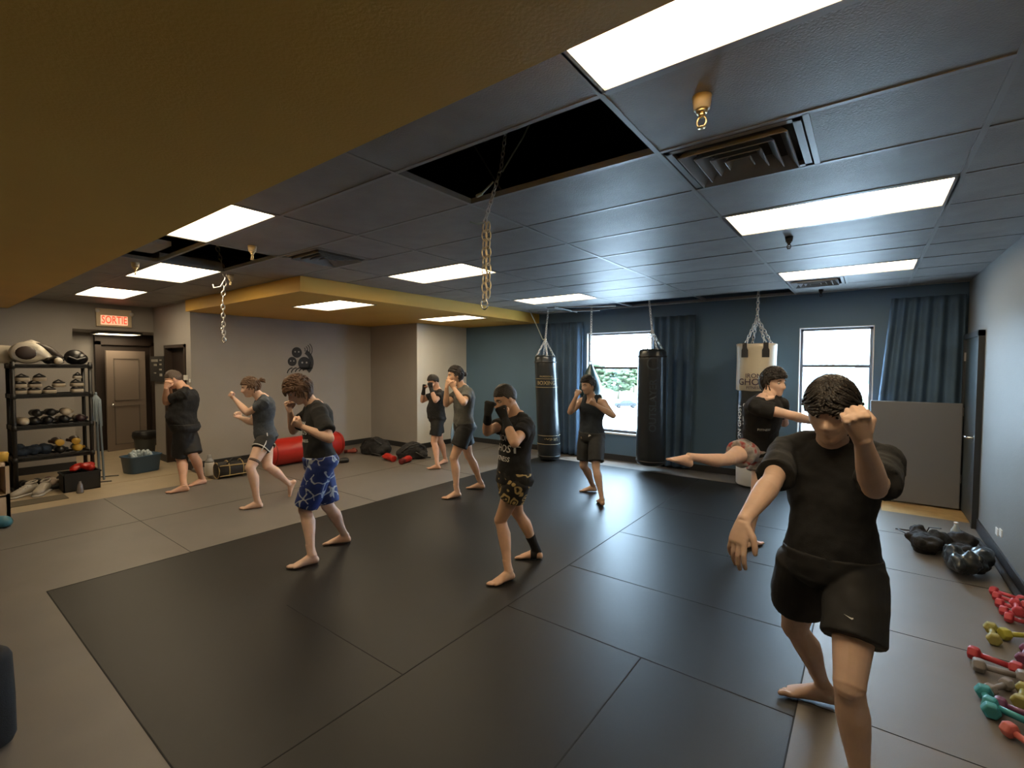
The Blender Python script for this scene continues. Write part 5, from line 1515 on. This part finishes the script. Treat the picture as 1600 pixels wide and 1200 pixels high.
# mops beside the rack
r = empty('mop', (XF - .25, yr + .10, ZF), 'grey blue mop handles leaning at the right side of the rack', 'mop')
MB().tube([(.0, .02, .02), (.02, .0, 1.3)], .016, 10).build('handle', mat('grey_blue_metal', (0.16, 0.20, 0.24), .4), r)
MB().tube([(.10, .05, .02), (.06, .03, 1.15)], .014, 10).build('handle', mat('grey_blue_metal', (0.16, 0.20, 0.24), .4), r)
q = MB()
for k in range(16): a = k * .4; q.tube([(.02, 0, 1.28), (.02 + .05 * cos(a), .05 * sin(a), 1.2), (.02 + .05 * cos(a), .06 * sin(a), .85 + .05 * sin(k))], .010, 6)
q.build('mop_head', mat('mop_cloth', (0.22, 0.27, 0.31), .9), r)

# black crate with red gear
p = V((XF + .20, at(133, 766, z=ZF).y - .02, ZF))
r = empty('crate', p, 'black plastic crate holding red gear on the floor at the right foot of the rack', 'crate')
q = MB(); W_, D_, H_ = .19, .14, .25
q.box((-D_, -W_, 0), (D_, W_, .012)); q.box((-D_, -W_, 0), (-D_ + .01, W_, H_)); q.box((D_ - .01, -W_, 0), (D_, W_, H_)); q.box((-D_, -W_, 0), (D_, -W_ + .01, H_)); q.box((-D_, W_ - .01, 0), (D_, W_, H_))
q.box((-D_ - .012, -W_ - .012, H_ - .02), (D_ + .012, -W_ + .008, H_)); q.box((-D_ - .012, W_ - .008, H_ - .02), (D_ + .012, W_ + .012, H_)); q.box((D_ - .008, -W_, H_ - .02), (D_ + .012, W_, H_)); q.box((-D_ - .012, -W_, H_ - .02), (-D_ + .008, W_, H_))
q.build('tub', M_BLKP, r, smooth=False)
heap(p + V((0, .02, .256)), (.16, .22, .12), M_REDV, 'red_head_guard', 'crumpled red head guard sticking out of the black crate', 'head guard', 5)
p = at(122, 768, z=ZF); tag(MB().loft([((0, 0, z), (1, 0, 0), (0, 1, 0), a, a) for z, a in ((0, .035), (.01, .04), (.06, .034), (.11, .028), (.14, .015), (.16, .014))], 18).build('small_bottle', mat('clear_grey', (0.2, 0.19, 0.2), .15), org=(0, 0, 0)), 'small grey bottle standing in front of the black crate', 'bottle').location = p + V((.12, 0, 0))
# pale shoes on the floor before the rack
def shoe(p, rz, m, label, k=1.0, group='shoes on the floor by the rack'):
    r = empty('shoe', p, label, 'shoe', group, rz=rz)
    MB().loft([((x, 0, .012), (0, 1, 0), (0, 0, 1), a, .012) for x, a in ((-.13, .02), (-.12, .035), (-.05, .036), (.05, .045), (.11, .042), (.145, .02))], 18).build('sole', mat('sole_white', (0.5, 0.48, 0.45), .6), r).scale = (k, k, k)
    q = MB(); q.loft([((x, 0, z), (0, 1, 0), (0, 0, 1), a, b) for x, z, a, b in ((-.125, .055, .02, .03), (-.11, .065, .034, .045), (-.05, .07, .037, .05), (.01, .055, .040, .036), (.08, .042, .043, .026), (.13, .034, .028, .016))], 18)
    q.build('upper', m, r).scale = (k, k, k)
    q = MB(); q.torus((-.075, 0, .118), .032, .008, axis=(.2, 0, 1), sx=1.4, ref=(1, 0, 0)); q.build('collar', m, r).scale = (k, k, k)
    q = MB()
    for t in range(4): q.tube([(-.01 + t * .022, -.03, .092 - t * .010), (-.01 + t * .022, .03, .092 - t * .010)], .004, 6)
    q.build('laces', M_WHITE, r).scale = (k, k, k)
M_SHW = mat('shoe_cream', (0.42, 0.38, 0.32), .7)
shoe(at(38, 775, z=ZF), -.9, M_SHW, 'pale high shoe on the floor left of another below the rack', 1.35)
shoe(at(66, 772, z=ZF), -.5, M_SHW, 'pale high shoe on the floor right of another below the rack', 1.35)
# doormat strip
a = at(48, 787, z=ZF); 
tag(MB().box((-.25, -.22, 0), (.06, .34, .008)).build('doormat', mat('mat_brown', (0.12, 0.10, 0.07), .9), smooth=False), 'brown doormat on the beige floor in front of the rack', 'doormat').location = a
for (x, y, lb) in ((172, 745, 'short black stick on the beige floor, farther one'), (160, 754, 'short black stick on the beige floor beside the crate')):
    p = at(x, y, z=ZF); tag(MB().tube([(-.04, -.09, .010), (.04, .09, .010)], .010, 8).build('stick', M_BLKP), lb, 'stick', 'sticks on the beige floor').location = p
# beige cabinet at the left edge
p = at(18, 790, z=ZF); cx = -7.55
r = empty('cabinet', (cx, p.y - .3, ZF), 'beige open cabinet at the left edge of the view', 'cabinet')
q = MB(); y1 = at(15, 750, X=cx + .2).y - (p.y - .3); hh = 0.66
q.box((-.2, y1 - .03, 0), (.2, y1, hh)); q.box((-.2, y1 - .8, 0), (.2, y1 - .77, hh)); q.box((-.2, y1 - .8, hh - .03), (.2, y1, hh)); q.box((-.2, y1 - .8, .30), (.2, y1, .33)); q.box((-.2, y1 - .8, 0), (-.18, y1, hh)); q.box((-.2, y1 - .8, 0.02), (.2, y1, .05)); q.box((.18, y1 - .8, .05), (.2, y1, .32))
q.build('body', mat('beige_board', (0.48, 0.36, 0.25), .6), r, smooth=False)
p = at(3, 795, z=0); glove(V((-7.12, .50, 0)), 1.1, mat('teal_leather', (0.04, 0.16, 0.22), .4), M_BLKP, 'teal boxing glove on the mat at the left edge', rz=1.2, group='loose gear at the left edge')
p = V((cx, .55, ZF + .66)); tag(MB().loft([((0, 0, z), (1, 0, 0), (0, 1, 0), a, a) for z, a in ((0, .05), (.08, .06), (.1, .05))], 18).build('yellow_cup', M_YELG), 'yellow cup on the beige cabinet at the left edge', 'cup').location = (cx, at(1, 697, X=cx).y, ZF + .66)
# standing light pad behind left edge near the rack
p = at(8, 545, X=-8.6); tag(MB().loft([((x, 0, 0), (0, 1, 0), (0, 0, 1), a, b) for x, a, b in ((-.03, .28, .10), (0, .30, .12), (.05, .30, .12), (.08, .26, .09))], 28).build('curved_pad', M_WLEA), 'pale curved pad lying on top of the rack at the left edge', 'pad').location = (XF - .36, at(2, 545, X=XF - .3).y, shelf_z[4] + .13)

# blue bin of bottles
p = at(226, 739, z=ZF)
r = empty('storage_bin', (p.x - .15, p.y, ZF), 'blue plastic bin full of clear bottles on the beige floor by the doorway', 'bin', rz=.25)
q = MB(); q.loft([((0, 0, z), (1, 0, 0), (0, 1, 0), a, b) for z, a, b in ((0, .14, .20), (.02, .15, .21), (.25, .17, .235), (.265, .185, .25), (.28, .185, .25), (.28, .165, .23), (.10, .15, .21))], 28, power=5)
q.build('tub', mat('blue_plastic', (0.035, 0.075, 0.13), .4), r)
q = MB(); rnd = random.Random(4)
for k in range(16):
    x, y = rnd.uniform(-.10, .10), rnd.uniform(-.16, .16); a = rnd.uniform(0, 6.28)
    q.tube([(x, y, .22), (x + .05 * cos(a), y + .05 * sin(a), .28 + rnd.uniform(0, .06))], [.032, .028], 10)
o = q.build('plastic_bottles', mat('clear_plastic', (0.35, 0.42, 0.46), .15, spec=.8)); tag(o, 'heap of clear plastic bottles in the blue bin', 'bottles', kind='stuff'); o.location = (p.x - .15, p.y, ZF); o.rotation_euler = (0, 0, .25)
p = at(222, 712, z=ZF)
r = empty('waste_bin', p + V((-.25, .12, 0)), 'dark waste bin with black liner behind the blue bin', 'bin')
MB().loft([((0, 0, z), (1, 0, 0), (0, 1, 0), a, a) for z, a in ((0, .14), (.02, .15), (.36, .18), (.38, .18))], 24).build('tub', mat('dark_grey_plastic', (0.05, 0.055, 0.055), .5), r)
q = MB().loft([((0, 0, z), (1, 0, 0), (0, 1, 0), a, a) for z, a in ((.30, .186), (.36, .20), (.43, .19), (.44, .12), (.40, .05))], 24); lo_ = q.build('liner', M_BLKP, r); tx = bpy.data.textures.new('c', 'CLOUDS'); tx.noise_scale = .08; d = lo_.modifiers.new('d', 'DISPLACE'); d.texture = tx; d.strength = .05

# bottle, duffel, red bag, backpacks
p = at(329, 743, z=0)
r = empty('water_jug', p + V((-.03, 0, 0)), 'tall white water bottle standing by the grey wall', 'bottle')
MB().loft([((0, 0, z), (1, 0, 0), (0, 1, 0), a, a) for z, a in ((0, .06), (.01, .065), (.18, .065), (.20, .06))], 22).build('body', mat('milky_plastic', (0.6, 0.58, 0.55), .4), r)
MB().loft([((0, 0, z), (1, 0, 0), (0, 1, 0), a, a) for z, a in ((.20, .062), (.23, .055), (.26, .03), (.27, .03), (.31, .028), (.32, .01))], 22).build('cap', mat('clear_cap', (0.3, 0.3, 0.3), .2), r)
M_DUF = mat('duffel_black', (0.014, 0.012, 0.012), .7, noise_amt=.3, noise_scale=12)
p = at(358, 748, z=0)
r = empty('duffel_bag', V((p.x - .14, p.y + .12, 0)), 'black duffel bag with gold piping half open on the mat by the grey wall', 'bag', rz=1.55); r.scale = (.8, .85, .9)
q = MB().loft([((x, 0, .13), (0, 1, 0), (0, 0, 1), a, b) for x, a, b in ((-.30, .10, .10), (-.29, .13, .125), (-.1, .14, .13), (.1, .145, .12), (.28, .13, .115), (.30, .10, .09))], 24, power=3)
b = q.build('bag_body', M_DUF, r); tx = bpy.data.textures.new('c', 'CLOUDS'); tx.noise_scale = .12; d = b.modifiers.new('d', 'DISPLACE'); d.texture = tx; d.strength = .03
q = MB()
for x in (-.292, .292): q.torus((x, 0, .13), .13, .008, axis=(1, 0, 0))
for x in (-.12, .12): q.torus((x, 0, .13), .145, .010, axis=(1, 0, 0))
q.tube([(-.28, -.135, .22), (.28, -.13, .2)], .008, 8); q.tube([(-.28, -.135, .05), (.28, -.135, .05)], .008, 8)
q.build('gold_piping', mat('gold_tape', (0.35, 0.25, 0.10), .5), r)
q = MB().tube([(-.15, -.1, .24), (-.05, -.12, .33), (.1, -.08, .31), (.16, -.05, .24)], .014, 10); q.build('handle', M_DUF, r)
# red heavy bag on the floor
a = at(430, 733, z=0); b = at(536, 715, z=0)
A_, B_ = V((a.x - .22, a.y - .05, .23)), V((b.x - .28, b.y + .1, .23))
d = nrm(B_ - A_); up_ = V((0, 0, 1)); w = d.cross(up_)
Lr = (B_ - A_).length
r = empty('floor_bag', ((A_ + B_) / 2 - V((0, 0, .23))), 'long bright red heavy bag lying on the floor along the grey wall', 'punching bag'); o = r.location
MB().loft([(A_ + d * Lr * t, w, up_, R * 1.0, R * .99) for t, R in ((0, .12), (.005, .19), (.02, .218), (.05, .226), (.5, .228), (.95, .226), (.98, .218), (.995, .19), (1, .12))], 36).build('bag_body', M_REDV, r, org=o)
q = MB()
for t in (.06, .94): q.loft([(A_ + d * Lr * t, w, up_, .2295, .2275), (A_ + d * (Lr * t + .02), w, up_, .2295, .2275)], 36)
q.build('seam_band', mat('darker_red', (0.25, 0.015, 0.01), .4), r, org=o)

def backpack(p, rz, k, label, seed):
    r = empty('backpack', p, label, 'backpack', 'black backpacks by the left walls', rz=rz)
    q = MB()
    q.loft([((0, 0, z), (1, 0, 0), (0, 1, 0), a, b) for z, a, b in ((.0, .20, .14), (.02, .25, .17), (.10, .27, .18), (.18, .22, .15), (.24, .13, .10), (.265, .05, .04))], 26, power=2.6)
    q.ball((.12, -.12, .07), (.12, .09, .07)); q.ball((-.15, .10, .08), (.11, .09, .08))
    b = q.build('bag_body', M_BLKC, r); b.scale = (k, k, k)
    b.modifiers.new('r', 'REMESH').mode = 'VOXEL'; b.modifiers['r'].voxel_size = .014; b.modifiers['r'].use_smooth_shade = True
    tx = bpy.data.textures.new('c', 'CLOUDS'); tx.noise_scale = .10 + .02 * seed; d = b.modifiers.new('d', 'DISPLACE'); d.texture = tx; d.strength = .07
    s1 = MB(); s1.tube([(-.22, -.1, .14), (-.10, -.16, .24), (.05, -.14, .26), (.18, -.12, .18)], .012, 8); s1.tube([(.0, -.18, .12), (.10, -.25, .05), (.24, -.22, .02)], .012, 8)
    s1.build('strap', M_BLKP, r).scale = (k, k, k)
backpack(at(586, 711, z=0) + V((-.12, .12, 0)), .3, 1.15, 'wide black backpack slumped in the corner of the grey walls', 1)
backpack(at(647, 717, z=0) + V((-.1, .05, 0)), 1.2, 1.05, 'rounded black backpack beside the edge of the pale wall', 2)
glove(at(610, 719, z=0) + V((.10, -.05, 0)), 1.1, M_REDV, M_REDV, 'red boxing glove on the mat between the black backpacks', rz=2.9, group='red gloves by the backpacks')
glove(at(624, 721, z=0) + V((.20, -.08, 0)), 1.0, M_REDV, M_REDD, 'red boxing glove against the rounded backpack', rz=1.9, group='red gloves by the backpacks')
glove(at(545, 711, z=0) + V((-.2, .1, 0)), .7, mat('pale_red', (0.35, 0.08, 0.06), .5), M_REDD, 'small red glove on the floor past the end of the red bag', rz=.8, group='loose gear past the red bag')
glove(at(552, 709, z=0) + V((-.15, .15, 0)), .6, mat('pale_red', (0.35, 0.08, 0.06), .5), M_REDD, 'smaller pink red pad lying farther past the red bag', rz=2.8, group='loose gear past the red bag')
glove(at(527, 724, z=0), .8, M_BLKP, M_BLKP, 'black glove on the mat beside the person in blue shorts', rz=1.1, group='loose gear past the red bag')
# balance trainer against the pale wall
p = at(706, 706, z=0); p = V((p.x - .12, p.y + .25, 0))
r = empty('balance_trainer', p, 'blue half dome balance trainer standing on edge by the pale wall', 'balance trainer', rz=radians(-62)); 
MB().loft([((0, y, .31), (1, 0, 0), (0, 0, 1), a, a) for y, a in ((-.03, .29), (-.02, .305), (.02, .305), (.03, .29))], 36).build('platform', mat('blue_grey_disc', (0.13, 0.22, 0.34), .45), r)
MB().loft([((0, y, .31), (1, 0, 0), (0, 0, 1), a, a) for y, a in ((.03, .285), (.10, .27), (.16, .20), (.19, .10), (.195, .02))], 36).build('dome', mat('grey_dome', (0.16, 0.17, 0.19), .4), r)
MB().torus((0, -.005, .31), .298, .014, axis=(0, 1, 0), n=40).build('rim', mat('light_blue', (0.25, 0.38, 0.52), .4), r)

# ------------------------------------------------------------------ gear along the right wall
def heapb(p, size, m, name, label, cat, seed): return heap(p, size, m, name, label, cat, seed)
a = at(1478, 862, z=0)
o = heap(V((.56, 5.72, 0)), (.34, .34, .22), M_BLKC, 'gym_bag', 'black slumped gym bag on the mat near the right wall, farther of two', 'bag', 11, 12)
q = MB().tube([at(1400, 826, z=.006), at(1425, 829, z=.006), at(1447, 833, z=.006), at(1452, 824, z=.10), at(1470, 826, z=.15)], .006, 8); tag(q.build('cable', M_BLKP), 'thin black cord trailing from the farther gym bag', 'cord', 'cords by the gym bags')
q = MB().tube([at(1404, 827, z=.006), at(1420, 836, z=.006), at(1444, 842, z=.006)], .006, 8); tag(q.build('cable', M_BLKP), 'shorter black cord lying in front of the farther gym bag', 'cord', 'cords by the gym bags')
M_SHINY = mat('shiny_black_bag', (0.02, 0.028, 0.036), .3, bump=.3, bump_scale=18)
o = heap(V((.68, 5.22, 0)), (.22, .32, .27), M_SHINY, 'gym_bag', 'shiny blue black bag on the mat near the right wall, nearer of two', 'bag', 21, 10)
p = at(1500, 832, z=0)
r = empty('plastic_bottle', V((.70, 6.02, 0)), 'clear plastic bottle behind the black gym bags by the right wall', 'bottle')
MB().loft([((0, 0, z), (1, 0, 0), (0, 1, 0), a, a) for z, a in ((0, .035), (.01, .038), (.14, .038), (.18, .018), (.20, .014))], 18).build('body', mat('clear_plastic', (0.35, 0.42, 0.46), .15, spec=.8), r)
MB().cyl((0, 0, .2), .016, .016, 0, .02).build('cap', M_WHITE, r)
q = MB(); q.tube([(.74, 6.5, .03), (.88, 6.2, .03), (.905, 5.8, .03), (.908, 4.75, .03)], .022, 10); tag(q.build('strap_roll', M_BLKC), 'black strap lying along the right wall baseboard by the gym bags', 'strap')

def dumbbell(p, q_, m, label, k=1.0, group='small dumbbells on the right'):
    """from pixel-free end points p to q_ on the floor"""
    p, q_ = V(p), V(q_); d = q_ - p; L_ = .19 * k; c = (p + q_) / 2
    a = math.atan2(d.y, d.x)
    r = empty('dumbbell', (c.x, c.y, c.z), label, 'dumbbell', group, rz=a)
    R = .034 * k
    h = L_ / 2
    MB().cyl((0, 0, R), .0135 * k, .0135 * k, -h * .6, h * .6, 16, axis=(1, 0, 0)).build('handle', m, r)
    for s_ in (-1, 1):
        MB().loft([((s_ * x, 0, R), (0, 1, 0), (0, 0, 1), rr, rr) for x, rr in ((h * .50, .016 * k), (h * .58, .030 * k), (h * .64, R), (h * .92, R), (h, R * .8))], 6 if True else 20).build('weight_head', m, r, smooth=False, bevel=.004)
    return r
MP = mat('pink_rubber', (0.50, 0.050, 0.075), .45); MR = mat('red_rubber', (0.40, 0.03, 0.04), .45); MY = mat('yellow_rubber', (0.38, 0.36, 0.05), .45)
MG = mat('grey_rubber', (0.22, 0.20, 0.20), .5); MT = mat('teal_rubber', (0.04, 0.28, 0.32), .45); MPU = mat('purple_rubber', (0.17, 0.05, 0.12), .45); MO = mat('olive_rubber', (0.30, 0.28, 0.08), .5); MSA = mat('salmon_rubber', (0.5, 0.12, 0.10), .45)
dl = [((1556, 931), (1592, 943), MP, 'pink dumbbell, farthest of the pink row', 0), ((1561, 940), (1598, 952), MP, 'pink dumbbell, second farthest in the pink row', 0), ((1566, 951), (1604, 963), MP, 'pink dumbbell, third in the pink row', 0),
      ((1573, 963), (1612, 975), MP, 'pink dumbbell, fourth in the pink row', 0), ((1581, 974), (1622, 986), MP, 'pink dumbbell, nearest in the pink row', 0)]
for a_, b_, m_, lb, z in dl: dumbbell(at(*a_, z=.0), at(*b_, z=.0), m_, lb, .98)
def db(c, b_, m_, lb, k=1.0, z=0): 
    p_, q2 = at(*c, z=z), at(*b_, z=z); return dumbbell(p_, q2, m_, lb, k)
db((1585, 946), (1592, 966), MP, 'pink dumbbell lying across the top of the pink row', .95, .068)
db((1548, 990), (1553, 1008), MO, 'olive dumbbell pointing away beside the yellow one', 1.1)
db((1575, 1000), (1612, 1003), MY, 'bright yellow dumbbell beside the olive one', 1.1)
db((1530, 1034), (1578, 1052), MR, 'red dumbbell lying alone right of the mat joint', 1.15)
db((1535, 1052), (1592, 1068), MG, 'grey dumbbell lying next to the red one', 1.15)
db((1545, 1088), (1574, 1078), MG, 'small grey dumbbell above the teal pair', .95)
db((1537, 1092), (1548, 1122), MT, 'teal dumbbell pointing away, left of another', 1.1)
db((1566, 1122), (1604, 1140), MT, 'teal dumbbell lying sideways, right of another', 1.15)
db((1592, 1108), (1600, 1085), MO, 'yellowish dumbbell at the right edge between red and teal ones', 1.0)
db((1582, 1118), (1612, 1130), MPU, 'purple dumbbell behind the sideways teal one', 1.0)
db((1596, 1042), (1606, 1020), MPU, 'purple dumbbell at the right edge beside the red one', 1.0)
db((1606, 1090), (1602, 1070), MSA, 'salmon dumbbell at the right edge past the grey ones', .9)
db((1596, 1166), (1618, 1182), MSA, 'red dumbbell nearest the camera at the right edge', 1.05)

# black padded column at the left bottom edge
p = at(-30, 1172, z=0)
r = empty('kick_shield', (p.x, p.y, 0), 'black padded shield standing at the lower left edge of the view', 'pad', rz=.4)
zt = 0.42
MB().loft([((0, 0, z), (1, 0, 0), (0, 1, 0), a, a) for z, a in ((0, .07), (.012, .09), (.04, .10), (zt * .5, .10), (zt - .03, .095), (zt - .005, .085), (zt, .06))], 28, power=3).build('pad_body', M_BLKC, r)
MB().torus((.0, 0, zt), .035, .010, axis=(0, 1, 0)).build('handle', M_BLKP, r)
